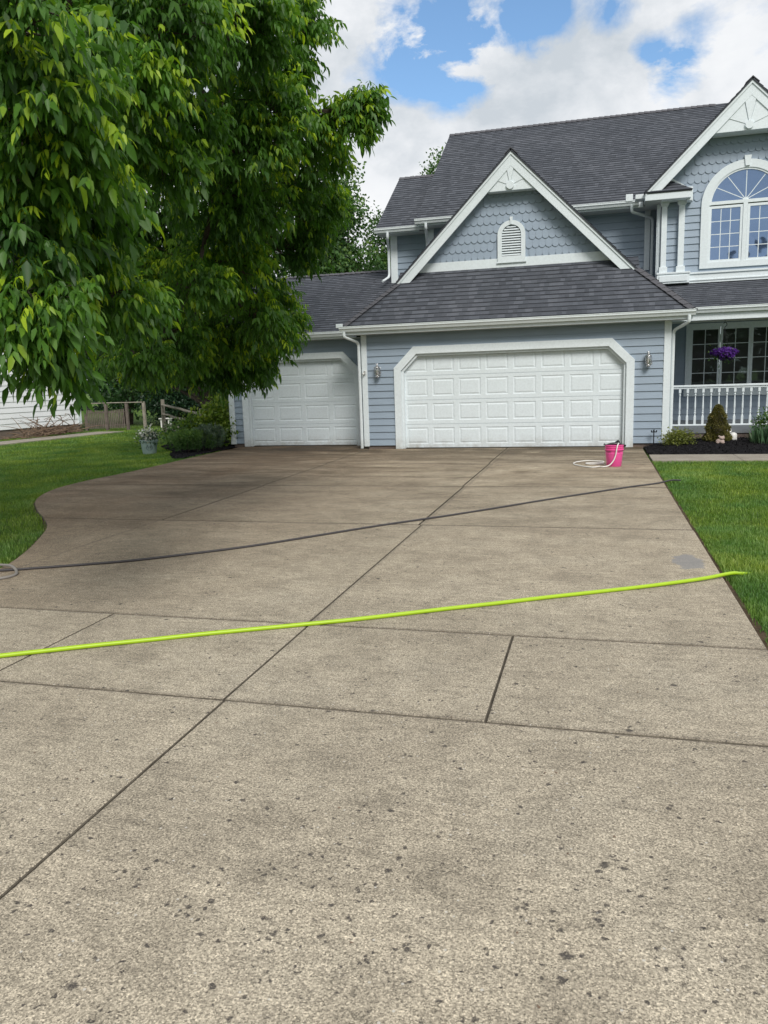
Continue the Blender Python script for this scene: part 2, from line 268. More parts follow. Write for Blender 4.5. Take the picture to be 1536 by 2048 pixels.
# ------------------------------------------------------------------ mesh helpers
ORG = {}
class MB:
    def __init__(s): s.v = []; s.f = []; s.uv = []; s.hasuv = False
    def poly(s, pts, uv=None):
        b = len(s.v); s.v += [tuple(p) for p in pts]; s.f.append(tuple(range(b, b+len(pts))))
        if uv: s.hasuv = True
        s.uv.append(uv or [(0, 0)]*len(pts)); return s
    def faces(s, vs, fs):
        b = len(s.v); s.v += [tuple(p) for p in vs]
        for f in fs: s.f.append(tuple(b+i for i in f)); s.uv.append([(0, 0)]*len(f))
        return s
    def box(s, x0, y0, z0, x1, y1, z1):
        v = [(x, y, z) for z in (z0, z1) for y in (y0, y1) for x in (x0, x1)]
        return s.faces(v, [(0, 2, 3, 1), (4, 5, 7, 6), (0, 1, 5, 4), (2, 6, 7, 3), (0, 4, 6, 2), (1, 3, 7, 5)])
    def prism(s, pts, d):              # pts: 3-D loop, d: extrusion vector
        n = len(pts); P = [Vector(p) for p in pts]; d = Vector(d); Q = [p+d for p in P]
        return s.faces(P+Q, [tuple(range(n))[::-1], tuple(range(n, 2*n))] + [(i, (i+1) % n, n+(i+1) % n, n+i) for i in range(n)])
    def xz(s, pts, y0, y1): return s.prism([(x, y0, z) for x, z in pts], (0, y1-y0, 0))
    def tube(s, pts, r, n=10, cap=True, flat=1.0):
        P = [Vector(p) for p in pts]; N = len(P); R = r if isinstance(r, (list, tuple)) else [r]*N; vs = []; up = None
        for i, p in enumerate(P):
            t = (P[min(i+1, N-1)]-P[max(i-1, 0)]).normalized()
            if up is None: up = Vector((0, 0, 1)) if abs(t.z) < .95 else Vector((0, 1, 0))
            a = t.cross(up)
            if a.length < 1e-4: a = t.cross(Vector((1, 0, 0)))
            a.normalize(); b = a.cross(t).normalized(); up = b
            for k in range(n):
                g = 2*math.pi*k/n; vs.append(p + a*math.cos(g)*R[i] + b*math.sin(g)*R[i]*flat)
        fs = [(i*n+k, i*n+(k+1) % n, (i+1)*n+(k+1) % n, (i+1)*n+k) for i in range(N-1) for k in range(n)]
        if cap: fs += [tuple(range(n))[::-1], tuple(range((N-1)*n, N*n))]
        return s.faces(vs, fs)
    def lathe(s, prof, c, n=24):
        vs = []; fs = []; m = len(prof)
        for r, z in prof:
            for k in range(n):
                g = 2*math.pi*k/n; vs.append((c[0]+r*math.cos(g), c[1]+r*math.sin(g), c[2]+z))
        for i in range(m-1):
            for k in range(n): fs.append((i*n+k, i*n+(k+1) % n, (i+1)*n+(k+1) % n, (i+1)*n+k))
        fs += [tuple(range(n))[::-1], tuple(range((m-1)*n, m*n))]
        return s.faces(vs, fs)
    def build(s, name, mat, parent=None, bevel=0, smooth=False, recalc=True):
        o_ = ORG.get(parent.name, Vector()) if parent else Vector()
        me = bpy.data.meshes.new(name); me.from_pydata([(Vector(v)-o_) for v in s.v], [], s.f)
        if s.hasuv:
            ul = me.uv_layers.new(name='UVMap'); fl = [c for u in s.uv for c in u]
            ul.data.foreach_set('uv', [x for c in fl for x in c])
        if recalc:
            bm = bmesh.new(); bm.from_mesh(me); bmesh.ops.recalc_face_normals(bm, faces=bm.faces); bm.to_mesh(me); bm.free()
        me.materials.append(MT[mat] if isinstance(mat, str) else mat)
        ob = bpy.data.objects.new(name, me); COL.objects.link(ob)
        if smooth:
            for p in me.polygons: p.use_smooth = True
            me.set_sharp_from_angle(angle=RAD(40))
        if bevel:
            b = ob.modifiers.new('bevel', 'BEVEL'); b.width = bevel; b.segments = 2; b.limit_method = 'ANGLE'; b.angle_limit = RAD(50)
        if parent: ob.parent = parent; ORG[ob.name] = o_
        return ob
def tag(o, label=None, cat=None, group=None, kind=None):
    if label: o['label'] = label
    if cat: o['category'] = cat
    if group: o['group'] = group
    if kind: o['kind'] = kind
    return o
def thing(name, loc, label, cat, group=None):
    e = bpy.data.objects.new(name, None); COL.objects.link(e); e.location = loc; e.empty_display_size = .2; ORG[e.name] = Vector(loc); return tag(e, label, cat, group)
def copy_tree(o, parent=None):
    c = o.copy(); COL.objects.link(c); c.parent = parent
    for ch in o.children: copy_tree(ch, c)
    return c
def npmesh(name, V, F, mat, parent=None, tint=None, smooth=False):
    """V (n,3), F list of (m,k) index arrays, tint per vertex"""
    o_ = ORG.get(parent.name, Vector()) if parent else Vector()
    me = bpy.data.meshes.new(name); V = V-np.array(o_); me.vertices.add(len(V)); me.vertices.foreach_set('co', V.astype(np.float32).ravel())
    F = [f for f in F if len(f)]; ls = np.concatenate([f.ravel() for f in F]).astype(np.int32); tot = np.concatenate([np.full(len(f), f.shape[1]) for f in F]); st = np.concatenate([[0], np.cumsum(tot)[:-1]])
    me.loops.add(len(ls)); me.loops.foreach_set('vertex_index', ls); me.polygons.add(len(tot)); me.polygons.foreach_set('loop_start', st.astype(np.int32)); me.polygons.foreach_set('loop_total', tot.astype(np.int32))
    if smooth: me.polygons.foreach_set('use_smooth', np.ones(len(tot), bool))
    me.update(calc_edges=True)
    if tint is not None:
        at = me.attributes.new('tint', 'FLOAT', 'POINT'); at.data.foreach_set('value', tint.astype(np.float32))
    me.materials.append(MT[mat]); ob = bpy.data.objects.new(name, me); COL.objects.link(ob)
    if parent: ob.parent = parent; ORG[ob.name] = o_
    return ob

def clip(poly, a, b, c):              # keep a*x+b*y>=c
    out = []
    for i in range(len(poly)):
        p, q = poly[i], poly[(i+1) % len(poly)]; dp = a*p[0]+b*p[1]-c; dq = a*q[0]+b*q[1]-c
        if dp >= 0: out.append(p)
        if (dp >= 0) != (dq >= 0):
            t = dp/(dp-dq); out.append((p[0]+(q[0]-p[0])*t, p[1]+(q[1]-p[1])*t))
    return out
def rows(m, polys, exp, lip, base, fn, nrm, uvo=(0, 0)):
    """overlapping courses (clapboards, shingles): fn(u,v)->point on the plane, nrm = outward normal"""
    nrm = Vector(nrm).normalized()
    for P in polys:
        v0 = min(p[1] for p in P); v1 = max(p[1] for p in P); k = math.floor((v0-base)/exp)
        while base+k*exp < v1-1e-5:
            a, b = base+k*exp, base+(k+1)*exp; q = clip(clip(P, 0, 1, a), 0, -1, -b)
            if len(q) >= 3:
                w = lambda uvp, full=False: fn(*uvp)+nrm*(lip*(1-(uvp[1]-a)/exp)+.001)
                m.poly([w(p) for p in q], [(p[0]+uvo[0], p[1]-base+uvo[1]) for p in q])
                lo = sorted([p for p in q if abs(p[1]-a) < 1e-5])
                if len(lo) >= 2:
                    p, r = lo[0], lo[-1]; m.poly([fn(*p)+nrm*.0005, fn(*r)+nrm*.0005, w(r), w(p)], [(p[0], a-base+.004)]*4)
            k += 1
def offset_poly(P, d):
    n = len(P); A = sum(P[i][0]*P[(i+1) % n][1]-P[(i+1) % n][0]*P[i][1] for i in range(n)); sg = 1 if A > 0 else -1; out = []
    for i in range(n):
        p0, p1, p2 = Vector(P[i-1]), Vector(P[i]), Vector(P[(i+1) % n]); e1 = (p1-p0).normalized(); e2 = (p2-p1).normalized()
        n1 = Vector((-e1.y, e1.x))*sg; n2 = Vector((-e2.y, e2.x))*sg; b = n1+n2; q = p1+b*(d/max(.3, b.dot(n1)) if b.length > 1e-6 else 0); out.append((q.x, q.y))
    return out
def in_poly(X, Y, P):
    c = np.zeros(len(X), bool); n = len(P)
    for i in range(n):
        (x1, y1), (x2, y2) = P[i], P[(i+1) % n]
        if y1 == y2: continue
        t = ((y1 > Y) != (y2 > Y)) & (X < (x2-x1)*(Y-y1)/(y2-y1)+x1); c ^= t
    return c

# ------------------------------------------------------------------ leaf generators (numpy)
def norm(a): return a/np.maximum(1e-9, np.linalg.norm(a, axis=-1, keepdims=True))
LEAFQ = np.array([[0, 1, 6, 3, 2], [0, 3, 6, 5, 4]])
def leaflets(P, D, Wd, L, wid, fold, tint, curl=.12):
    """one folded lance-shaped blade per row: base P, direction D, width direction Wd"""
    N = len(P); W = norm(Wd-D*np.sum(D*Wd, 1, keepdims=True)); Nn = np.cross(W, D); L = L[:, None]; wd = (wid if hasattr(wid, 'shape') else np.full(N, wid))[:, None]*L
    f = fold*wd; V = np.empty((N, 7, 3))
    V[:, 0] = P; V[:, 1] = P+D*L*.32+W*wd*.9+Nn*f; V[:, 2] = P+D*L*.5-Nn*L*curl*.3; V[:, 2] = P+D*L*.5
    V[:, 1] = P+D*L*.30+W*wd+Nn*f; V[:, 3] = P+D*L-Nn*L*curl; V[:, 4] = P+D*L*.30-W*wd+Nn*f
    V[:, 6] = P+D*L*.66+W*wd*.72+Nn*(f*.7-L*curl*.35); V[:, 5] = P+D*L*.66-W*wd*.72+Nn*(f*.7-L*curl*.35)
    # faces: left (0,2mid,3tip,6,1) right (0,4,5,3,2)
    b = (np.arange(N)*7)[:, None]; F = np.concatenate([b+np.array([[0, 2, 3, 6, 1]]), b+np.array([[0, 4, 5, 3, 2]])])
    return V.reshape(-1, 3), F, np.repeat(tint, 7)
def compound(rng, P, D, L, tint, pairs=3, droop=1.0, lsz=.44):
    """pinnate leaves: rachis from P along D, leaflets hanging"""
    Vs, Fs, Ts, b = [], [], [], 0; up = np.array([0, 0, 1.]); Sd = norm(np.cross(D, up)+1e-6)
    ks = [(t, s) for t in np.linspace(.35, .88, pairs) for s in (-1, 1)]+[(1.0, 0)]
    for t, s in ks:
        q = P+D*(L*t)[:, None]-up*(L*t*t*.35)[:, None]
        d = D*(.75 if s == 0 else .35)+Sd*s*.55-up*droop*rng.uniform(.5, 1.5, (len(P), 1))+rng.normal(0, .22, P.shape); d = norm(d)
        wv = np.cross(d, norm(Sd*s*.5+up*.6+D*.3+rng.normal(0, .35, P.shape)))
        ll = L*lsz*rng.uniform(.6, 1.25, len(P))*(1.15 if s == 0 else 1)
        v, f, tt = leaflets(q, d, wv, ll, rng.uniform(.13, .21, len(P)), rng.uniform(.1, .5, (len(P), 1)), np.clip(tint+rng.normal(0, .07, len(P)), 0, 1), .1+rng.uniform(0, .15, (len(P), 1)))
        Vs.append(v); Fs.append(f+b); Ts.append(tt); b += len(v)
    return np.concatenate(Vs), [np.concatenate(Fs)], np.concatenate(Ts)
def sphere(rng, n): return norm(rng.normal(size=(n, 3)))
def merge(parts):
    Vs, Fs, Ts, b = [], [], [], 0
    for v, fl, t in parts:
        Vs.append(v); Ts.append(t); Fs += [f+b for f in fl]; b += len(v)
    return np.concatenate(Vs), Fs, np.concatenate(Ts)
def clumps(rng, cs, leaf, per_m3=None, count=None, wid=.3, shell=.55, tint0=.45, up=.3):
    """simple leafy crown: blobs cs = (x,y,z,rx,ry,rz)"""
    parts = []
    tot = sum(c[3]*c[4]*c[5] for c in cs)
    for c in cs:
        n = int(count*c[3]*c[4]*c[5]/tot)+4; C0 = np.array(c[:3]); R = np.array(c[3:])
        m = max(5, n//18); u = sphere(rng, m); rr = rng.uniform(shell, 1.0, (m, 1))**.6; ct = C0+u*R*rr
        i = rng.integers(0, m, n); P = ct[i]+rng.normal(0, leaf*1.6, (n, 3)); D = norm(u[i]*.7+rng.normal(0, .6, (n, 3))+np.array([0, 0, up-.4]))
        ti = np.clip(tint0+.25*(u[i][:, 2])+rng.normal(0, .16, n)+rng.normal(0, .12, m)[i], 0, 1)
        v, f, t = leaflets(P, D, rng.normal(size=(n, 3)), leaf*rng.uniform(.7, 1.3, n), np.full(n, wid), np.full((n, 1), .3), ti)
        parts.append((v, [f], t))
    return merge(parts)
def branchy(pts_list):
    m = MB()
    for pts, r in pts_list: m.tube(pts, r, 8 if max(r) > .05 else 5, cap=False)
    return m
def curve_pts(a, b, bend, n, rng):
    a, b = Vector(a), Vector(b); o = []; L = (b-a).length; off = Vector(rng.normal(0, 1, 3))*L*.05
    for i in range(n+1):
        t = i/n; o.append(a.lerp(b, t)+Vector((0, 0, bend*4*t*(1-t)*L))+off*math.sin(t*math.pi)+Vector(rng.normal(0, .006*L, 3)))
    return o

# ------------------------------------------------------------------ ground
def sheet(name, P, z, mat, **k):
    m = MB(); m.poly([(x, y, z) for x, y in P]); o = m.build(name, mat); return tag(o, **k)
g = MB(); n = 60
sheet('ground', [(-700, -500), (700, -500), (700, 900), (-700, 900)], -.045, 'soil', kind='structure')
DL = [(-8.75, 18.5), (-8.82, 17.54), (-8.74, 15.29), (-8.62, 13.66), (-8.60, 12.6), (-8.66, 11.6), (-8.50, 10.55), (-8.0, 9.55), (-7.25, 8.68), (-6.6, 8.05), (-6.22, 7.62), (-5.85, 7.02), (-5.48, 6.35), (-5.24, 5.82), (-5.12, 5.2), (-5.1, 4.62), (-5.15, 3.37), (-5.4, 1.5), (-6.2, 0), (-8, -2), (-8, -8)]
def smooth_line(P, it=2):
    for _ in range(it):
        Q = [P[0]]
        for a, b in zip(P, P[1:]): Q += [(a[0]*.75+b[0]*.25, a[1]*.75+b[1]*.25), (a[0]*.25+b[0]*.75, a[1]*.25+b[1]*.75)]
        P = Q+[P[-1]]
    return P
DLs = smooth_line(DL, 2)
drive_poly = DLs + [(4.5, -8), (4.5, 4.62), (.965, 4.62), (.965, 17.5), (-5.05, 17.5), (-5.05, 18.5)]
def cell(x0, x1, y0, y1):
    P = [p for p in DLs]; P = P+[(9, -8), (9, 18.6)] if True else P
    q = clip(clip(clip(clip(P, 1, 0, x0), -1, 0, -x1), 0, 1, y0), 0, -1, -y1); o = []
    for p in q:
        if not o or (abs(p[0]-o[-1][0])+abs(p[1]-o[-1][1])) > 1e-3: o.append(p)
    if abs(o[0][0]-o[-1][0])+abs(o[0][1]-o[-1][1]) < 1e-3: o.pop()
    return o
cells = [(-9, -1.80, -8, 3.37), (-1.80, 4.5, -8, 3.37), (-9, -3.29, 3.37, 4.62), (-3.29, -1.81, 3.37, 4.62), (-1.81, -.475, 3.37, 4.62), (-.475, 4.5, 3.37, 4.62),
         (-9, -1.83, 4.62, 8.15), (-1.83, .965, 4.62, 8.15), (-9, -5.03, 8.15, 11.2), (-5.03, -1.86, 8.15, 11.2), (-1.86, .965, 8.15, 11.2),
         (-9, -5.06, 11.2, 14.3), (-5.06, -1.88, 11.2, 14.3), (-1.88, .965, 11.2, 14.3), (-9, -5.10, 14.3, 18.45), (-5.10, -1.90, 14.3, 17.56), (-1.90, .965, 14.3, 17.56)]
m = MB(); mj = MB()
for c in cells:
    P = cell(*c)
    if len(P) < 3: continue
    near = c[2] < 4.7
    a = offset_poly(P, .0035 if near else .010); b = offset_poly(P, .014 if near else .017); b2 = offset_poly(P, .0075 if near else .0135)
    m.poly([(x, y, 0) for x, y in b])
    for mm, A, za, B_, zb in ((mj, a, -.03, a, -.008), (mj, a, -.008, b2, -.003), (m, b2, -.003, b, 0)):
        for i in range(len(P)):
            j = (i+1) % len(P); mm.poly([(A[i][0], A[i][1], za), (A[j][0], A[j][1], za), (B_[j][0], B_[j][1], zb), (B_[i][0], B_[i][1], zb)])
tag(m.build('driveway', 'concrete', recalc=False), kind='structure')
mj.poly([(x, y, -.016) for x, y in offset_poly(drive_poly, .02)]); tag(mj.build('driveway_joints', 'joint', recalc=False), kind='structure')
m = MB()
for x0, x1 in ((1.0, 2.5), (2.506, 4.0), (4.006, 6.5)): m.box(x0, 14.72, -.06, x1, 15.78, -.004)
tag(m.build('walkway', 'walk', bevel=.006), kind='structure')
PATIO = [(-17.75, 18), (-18.9, 18), (-18.1, 25.4), (-16.95, 25.4)]
m = MB(); m.prism([(x, y, -.05) for x, y in PATIO], (0, 0, .055)); tag(m.build('side_path', 'walk'), kind='structure')
rng = np.random.default_rng(5)
def bumpy(name, P, mat, step, amp, z0, rise=None, seed=3, **k):
    xs = [p[0] for p in P]; ys = [p[1] for p in P]; X = np.arange(min(xs), max(xs)+step, step); Y = np.arange(min(ys), max(ys)+step, step)
    gx, gy = np.meshgrid(X, Y, indexing='ij'); nx, ny = gx.shape; r = np.random.default_rng(seed)
    z = z0+r.normal(0, amp, gx.shape)+(rise(gx, gy) if rise else 0); V = np.stack([gx+r.normal(0, step*.2, gx.shape), gy+r.normal(0, step*.2, gx.shape), z], -1).reshape(-1, 3)
    i = np.arange(nx-1)[:, None]*ny+np.arange(ny-1)[None]; F = np.stack([i, i+ny, i+ny+1, i+1], -1).reshape(-1, 4)
    cx = V[F].mean(1); F = F[in_poly(cx[:, 0], cx[:, 1], P)]
    return tag(npmesh(name, V, [F], mat), **k)
MULR = [(.99, 17.4), (.99, 16.4), (1.03, 15.84), (3, 15.80), (6.5, 15.8), (6.5, 18.38), (1.5, 18.38), (1.5, 17.4)]
riseR = lambda x, y: .10*np.clip((y-15.9)/1.2, 0, 1)*np.clip((x-.95)/.5, 0, 1)
bumpy('mulch', MULR, 'mulch', .035, .012, -.01, riseR, 3, kind='stuff', label='black mulch in the bed below the porch railing')
MULL = [(-8.92, 18.3), (-8.95, 15.6), (-9.15, 15.5), (-9.8, 16.5), (-10.2, 17.3), (-11.3, 18.6), (-12, 20.5), (-9.2, 20.5)]
bumpy('mulch', MULL, 'mulch', .05, .015, -.01, None, 4, kind='stuff', label='dark mulch under the shrubs left of the single garage door')
# mulch chips
def chips(P, n, z, rise, seed):
    r = np.random.default_rng(seed); xs = [p[0] for p in P]; ys = [p[1] for p in P]; X = r.uniform(min(xs), max(xs), n*2); Y = r.uniform(min(ys), max(ys), n*2); k = in_poly(X, Y, P); X, Y = X[k][:n], Y[k][:n]; n = len(X)
    Z = z+(rise(X, Y) if rise else 0)+r.uniform(.0, .02, n); P0 = np.stack([X, Y, Z], 1); D = norm(np.stack([r.normal(size=n), r.normal(size=n), r.normal(0, .25, n)], 1)); W = np.stack([-D[:, 1], D[:, 0], r.normal(0, .3, n)], 1)
    v, f, t = leaflets(P0, D, W, r.uniform(.025, .07, n), r.uniform(.12, .25, n), np.full((n, 1), .6), np.zeros(n)); return v, [f], t
r = np.random.default_rng(77); n = 420; X = r.uniform(-4.5, 1.2, n*2); Y = r.uniform(1.4, 9, n*2)**1.0; k = in_poly(X, Y, drive_poly) & (np.abs(X+1.82) > .03); X, Y = X[k][:n], Y[k][:n]; n = len(X)
D = norm(np.stack([r.normal(size=n), r.normal(size=n), np.zeros(n)], 1)); v, f, t = leaflets(np.stack([X, Y, np.full(n, .003)], 1), D, np.stack([-D[:, 1], D[:, 0], r.normal(0, .2, n)], 1), r.uniform(.006, .016, n), r.uniform(.15, .35, n), np.full((n, 1), .5), np.zeros(n))
tag(npmesh('debris', v, [f], 'dry', tint=t), kind='stuff', label='tiny dry seeds and leaf bits scattered on the driveway')
v, f, t = merge([chips(MULR, 9000, -.005, riseR, 8), chips(MULL, 6000, -.005, None, 9)]); tag(npmesh('mulch_chips', v, f, 'mulch', tint=t), kind='stuff', label='loose black bark chips on the planting beds')
# soil strips beside the drive
m = MB(); EL = [(x, y) for x, y in DLs if 5 < y < 17.6]
R_ = [(.955, 4.5), (.955, 14.7), (.985, 14.7), (.99, 12), (1.0, 9), (.995, 7.4), (1.0, 6.2), (1.01, 5.4), (1.035, 4.9), (1.06, 4.5)]
m.poly([(x, y, -.028) for x, y in R_]); 
for a, b in zip(EL, EL[1:]): m.poly([(a[0]+.01, a[1], -.028), (b[0]+.01, b[1], -.028), (b[0]-.045, b[1]+.01, -.028), (a[0]-.045, a[1]+.01, -.028)])
tag(m.build('soil_strip', 'dirt'), kind='structure')

# ------------------------------------------------------------------ grass
def grass(n, X, Y, hmin, hmax, wd, rng, z=-.04):
    k = ~in_poly(X, Y, drive_poly) & ~(in_poly(X, Y, R_) & (rng.uniform(0, 1, len(X)) > .3)) & ~in_poly(X, Y, MULR) & ~in_poly(X, Y, MULL) & ~in_poly(X, Y, PATIO) & ~((X > .9) & (Y > 14.68)) & ~((X > -8.95) & (Y > 17.3))
    X, Y = X[k], Y[k]; n = len(X); d = np.hypot(X, Y); h = rng.uniform(hmin, hmax, n); cl = np.array([noise.noise(Vector((x*1.1, y*1.1, 0))) for x, y in zip(X[::1], Y[::1])]) if n < 400000 else 0
    h *= 1+.35*cl; a = rng.uniform(0, 2*math.pi, n); lean = rng.uniform(.1, .75, n); w = wd*rng.uniform(.7, 1.3, n)*(1+d*.06)
    B = np.stack([X, Y, np.full(n, z)], 1); L = np.stack([np.cos(a), np.sin(a), np.zeros(n)], 1); Wv = np.stack([-np.sin(a), np.cos(a), np.zeros(n)], 1); up = np.array([0, 0, 1.])
    p1 = B+up*(h*.55)[:, None]+L*(h*lean*.3)[:, None]; p2 = B+up*(h*(1-.25*lean))[:, None]+L*(h*lean)[:, None]
    V = np.stack([B-Wv*w[:, None], B+Wv*w[:, None], p1+Wv*(w*.8)[:, None], p1-Wv*(w*.8)[:, None], p2], 1).reshape(-1, 3); b = (np.arange(n)*5)[:, None]
    strip = np.sin(Y*1.1+X*.25)*.05
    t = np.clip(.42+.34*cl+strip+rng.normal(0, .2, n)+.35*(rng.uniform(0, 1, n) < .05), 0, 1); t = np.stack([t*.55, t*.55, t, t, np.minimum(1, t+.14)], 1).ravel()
    return V, [b+np.array([[0, 1, 2, 3]]), b+np.array([[3, 2, 4]])], t
rng = np.random.default_rng(11); parts = []
def band(n, x0, x1, y0, y1): return rng.uniform(x0, x1, n), rng.uniform(y0, y1, n)
for n, x0, x1, y0, y1, hm in ((52000, .99, 2.6, 4.6, 8.5, .068), (46000, .98, 3.3, 8.5, 14.7, .058), (3000, 2.6, 5, 5, 8, .07)):
    X, Y = band(n, x0, x1, y0, y1); parts.append(grass(n, X, Y, .035, hm, .0016, rng))
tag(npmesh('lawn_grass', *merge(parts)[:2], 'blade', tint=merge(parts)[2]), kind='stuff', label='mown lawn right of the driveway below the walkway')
parts = []
for n, x0, x1, y0, y1, hm in ((60000, -9.5, -5.0, 5.4, 11.5, .065), (90000, -14, -8.4, 9, 20, .06), (60000, -19.3, -13, 12, 27, .06), (12000, -19, -9, 20, 32, .07)):
    X, Y = band(n, x0, x1, y0, y1); parts.append(grass(n, X, Y, .03, hm, .0019, rng))
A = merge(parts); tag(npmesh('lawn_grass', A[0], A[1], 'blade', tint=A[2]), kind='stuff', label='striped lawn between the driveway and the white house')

# ------------------------------------------------------------------ THE HOUSE
H = thing('house', (-2, 17.4, 0), 'blue-grey two-storey house with white trim, dark shingle roofs and two white garage doors', 'house')
EXP = .1567
def front(Y): return lambda u, v: Vector((u, Y, v))
def wall(name, polys, Y, base=-.045, parent=H, mat='siding'):
    m = MB(); rows(m, polys, EXP, .022, base, front(Y), (0, -1, 0)); return m.build(name, mat, parent, recalc=False)
R4 = lambda x0, x1, z0, z1: [(x0, z0), (x1, z0), (x1, z1), (x0, z1)]
# two-car garage front: left and right panels, header and corner pieces round the clipped opening
GX0, GX1, GT = -4.36, .72, 2.26
wall('wall', [R4(-5.09, GX0, .08, 2.62), R4(GX1, 1.36, .08, 2.62), R4(GX0, GX1, GT, 2.62), [(GX0, 1.78), (GX0+.46, GT), (GX0, GT)], [(GX1, 1.82), (GX1, GT), (GX1-.44, GT)]], 17.4, .079)
wall('wall', [R4(-8.95, -8.62, .08, 2.6), R4(-8.62, -5.2, 2.26, 2.6), [(-5.56, 1.80), (-5.2, 1.80), (-5.2, 2.26), (-6.02, 2.26)], R4(-5.56, -5.2, 0, 1.80), [(-8.62, 1.80), (-8.16, 2.26), (-8.62, 2.26)]], 18.35, .079)
for bx in ((-5.12, 17.415, -.05, GX0+.02, 17.6, .085), (GX1-.02, 17.415, -.05, 1.4, 17.6, .085), (-9.02, 18.365, -.05, -8.6, 18.5, .085), (1.38, 17.6, -.05, 1.45, 20.4, .3)): m = MB(); m.box(*bx); m.build('foundation', 'foundation', H)
# side walls
m = MB(); rows(m, [R4(17.42, 18.35, .08, 2.62)], EXP, .015, .08, lambda u, v: Vector((-5.2, u, v)), (-1, 0, 0)); m.build('side_wall', 'siding', H, recalc=False)
m = MB(); rows(m, [R4(17.42, 20.5, .08, 2.75)], EXP, .015, .08, lambda u, v: Vector((1.44, u, v)), (1, 0, 0)); m.build('side_wall', 'siding', H, recalc=False)
m = MB(); rows(m, [[(18.37, .08), (25.6, .08), (25.6, 2.6), (21.9, 4.45), (18.37, 2.6)]], EXP, .015, .08, lambda u, v: Vector((-9.06, u, v)), (-1, 0, 0)); m.build('side_wall', 'siding', H, recalc=False)
m = MB(); rows(m, [R4(19.75, 20.5, 3.5, 5.6)], EXP, .015, .08, lambda u, v: Vector((1.33, u, v)), (-1, 0, 0)); m.build('side_wall', 'siding', H, recalc=False)
m = MB(); rows(m, [[(20.8, 4.0), (25.6, 4.0), (25.6, 5.4), (23.2, 7.1), (20.8, 5.4)]], EXP, .015, .08, lambda u, v: Vector((-5.3, u, v)), (-1, 0, 0)); m.build('side_wall', 'siding', H, recalc=False)
m = MB(); rows(m, [[(20.5, 5.0), (30, 5.0), (30, 5.6), (25.07, 8.75), (20.5, 5.6)]], EXP, .015, .08, lambda u, v: Vector((-4.2, u, v)), (-1, 0, 0)); m.build('side_wall', 'siding', H, recalc=False)
m = MB(); m.box(-5.08, 17.62, 0, 1.4, 17.68, 2.7); m.box(-9.0, 18.56, 0, -5.2, 18.62, 2.7); m.build('garage_inner_wall', 'dark', H)
# corner boards
def boards(name, bs, mat='white', parent=H, bev=.004):
    m = MB()
    for b in bs: m.box(*b)
    return m.build(name, mat, parent, bevel=bev)
boards('corner_board', [(-5.215, 17.37, .06, -5.085, 17.42, 2.62)]); boards('corner_board', [(1.345, 17.37, .06, 1.485, 17.42, 2.62), (1.45, 17.42, .06, 1.485, 17.54, 2.62)])
boards('corner_board', [(-9.09, 18.32, .06, -8.94, 18.37, 2.62), (-9.09, 18.37, .06, -9.055, 18.5, 2.62)])
boards('corner_board', [(1.065, 20.455, 4.0, 1.19, 20.49, 5.5)]); boards('corner_board', [(-5.32, 20.765, 4.0, -5.135, 20.80, 5.42), (-5.32, 20.8, 4.0, -5.29, 20.95, 5.42)])
boards('corner_board', [(-4.23, 20.455, 4.8, -4.08, 20.49, 5.5)]); boards('corner_board', [(1.315, 19.71, 3.5, 1.37, 19.76, 5.5), (1.29, 19.73, 3.5, 1.325, 19.84, 5.5)])
# upper walls
wall('wall', [R4(-4.2, 1.36, 3.6, 5.5)], 20.5, 4.062-EXP*3); wall('wall', [R4(-5.3, -4.1, 3.9, 5.42)], 20.8, 4.0)
wall('wall', [R4(1.33, 2.30, 3.5, 5.36), R4(4.02, 4.93, 3.5, 5.36), R4(2.30, 4.02, 3.5, 3.9)], 19.75, 3.80-EXP*2)
m = MB(); m.poly([(1.33, 19.752, 5.3), (4.93, 19.752, 5.3), (4.93, 19.752, 5.75), (3.12, 19.752, 7.5), (1.33, 19.752, 5.75)]); m.build('gable_wall', 'scallop', H)
m = MB(); m.poly([(-4.5, 18.402, 3.85), (.76, 18.402, 3.85), (-1.87, 18.402, 6.35)]); m.build('gable_wall', 'scallop', H)
def scallops(name, inside, Yw, z0, nrow, exp, wd, x0, x1, skip):
    m = MB(); nrm = .0115
    for r in range(nrow):
        zb = z0+r*exp; i = 0; x = x0+(wd/2 if r % 2 else 0)
        while x < x1:
            cx = x+wd/2; pts = []; hw = wd/2-.0012
            for k in range(9):
                g = math.pi+math.pi*k/8; pts.append((cx+hw*math.cos(g), zb+hw*.95+hw*.95*math.sin(g)))
            pts += [(cx+hw, zb+exp+.015), (cx-hw, zb+exp+.015)]
            x += wd
            if not all(inside(px, pz) for px, pz in pts) or skip(cx, zb, exp, hw): continue
            Y0 = lambda z: Yw-.004-nrm*1.6*(1-(z-zb)/(exp+.02))
            P = [(px, Y0(pz), pz) for px, pz in pts]; m.poly(P)
            for a, b in zip(P[:9], P[1:9]): m.poly([a, b, (b[0], Yw, b[2]), (a[0], Yw, a[2])])
    return m.build(name, 'scallop', H, recalc=False)
scallops('scallop_shingles', lambda x, z: abs(x+1.87) < 6.33-z+.0, 18.4, 4.20, 9, .19, .145, -4.4, .7, lambda cx, zb, e_, hw: (abs(cx+1.89) < .31+hw*.6 and zb+.05 < 4.80) or math.hypot(cx+1.89, max(0, zb+e_*.5-4.71)) < .27 or zb > 5.55)
scallops('scallop_shingles', lambda x, z: abs(x-3.12) < 7.48-z, 19.75, 5.35, 8, .19, .145, 1.35, 4.9, lambda cx, zb, e_, hw: math.hypot(cx-3.16, max(0, zb+e_*.45-5.22)) < .90 or zb > 6.6 or (cx < 2.02 and zb < 5.4))
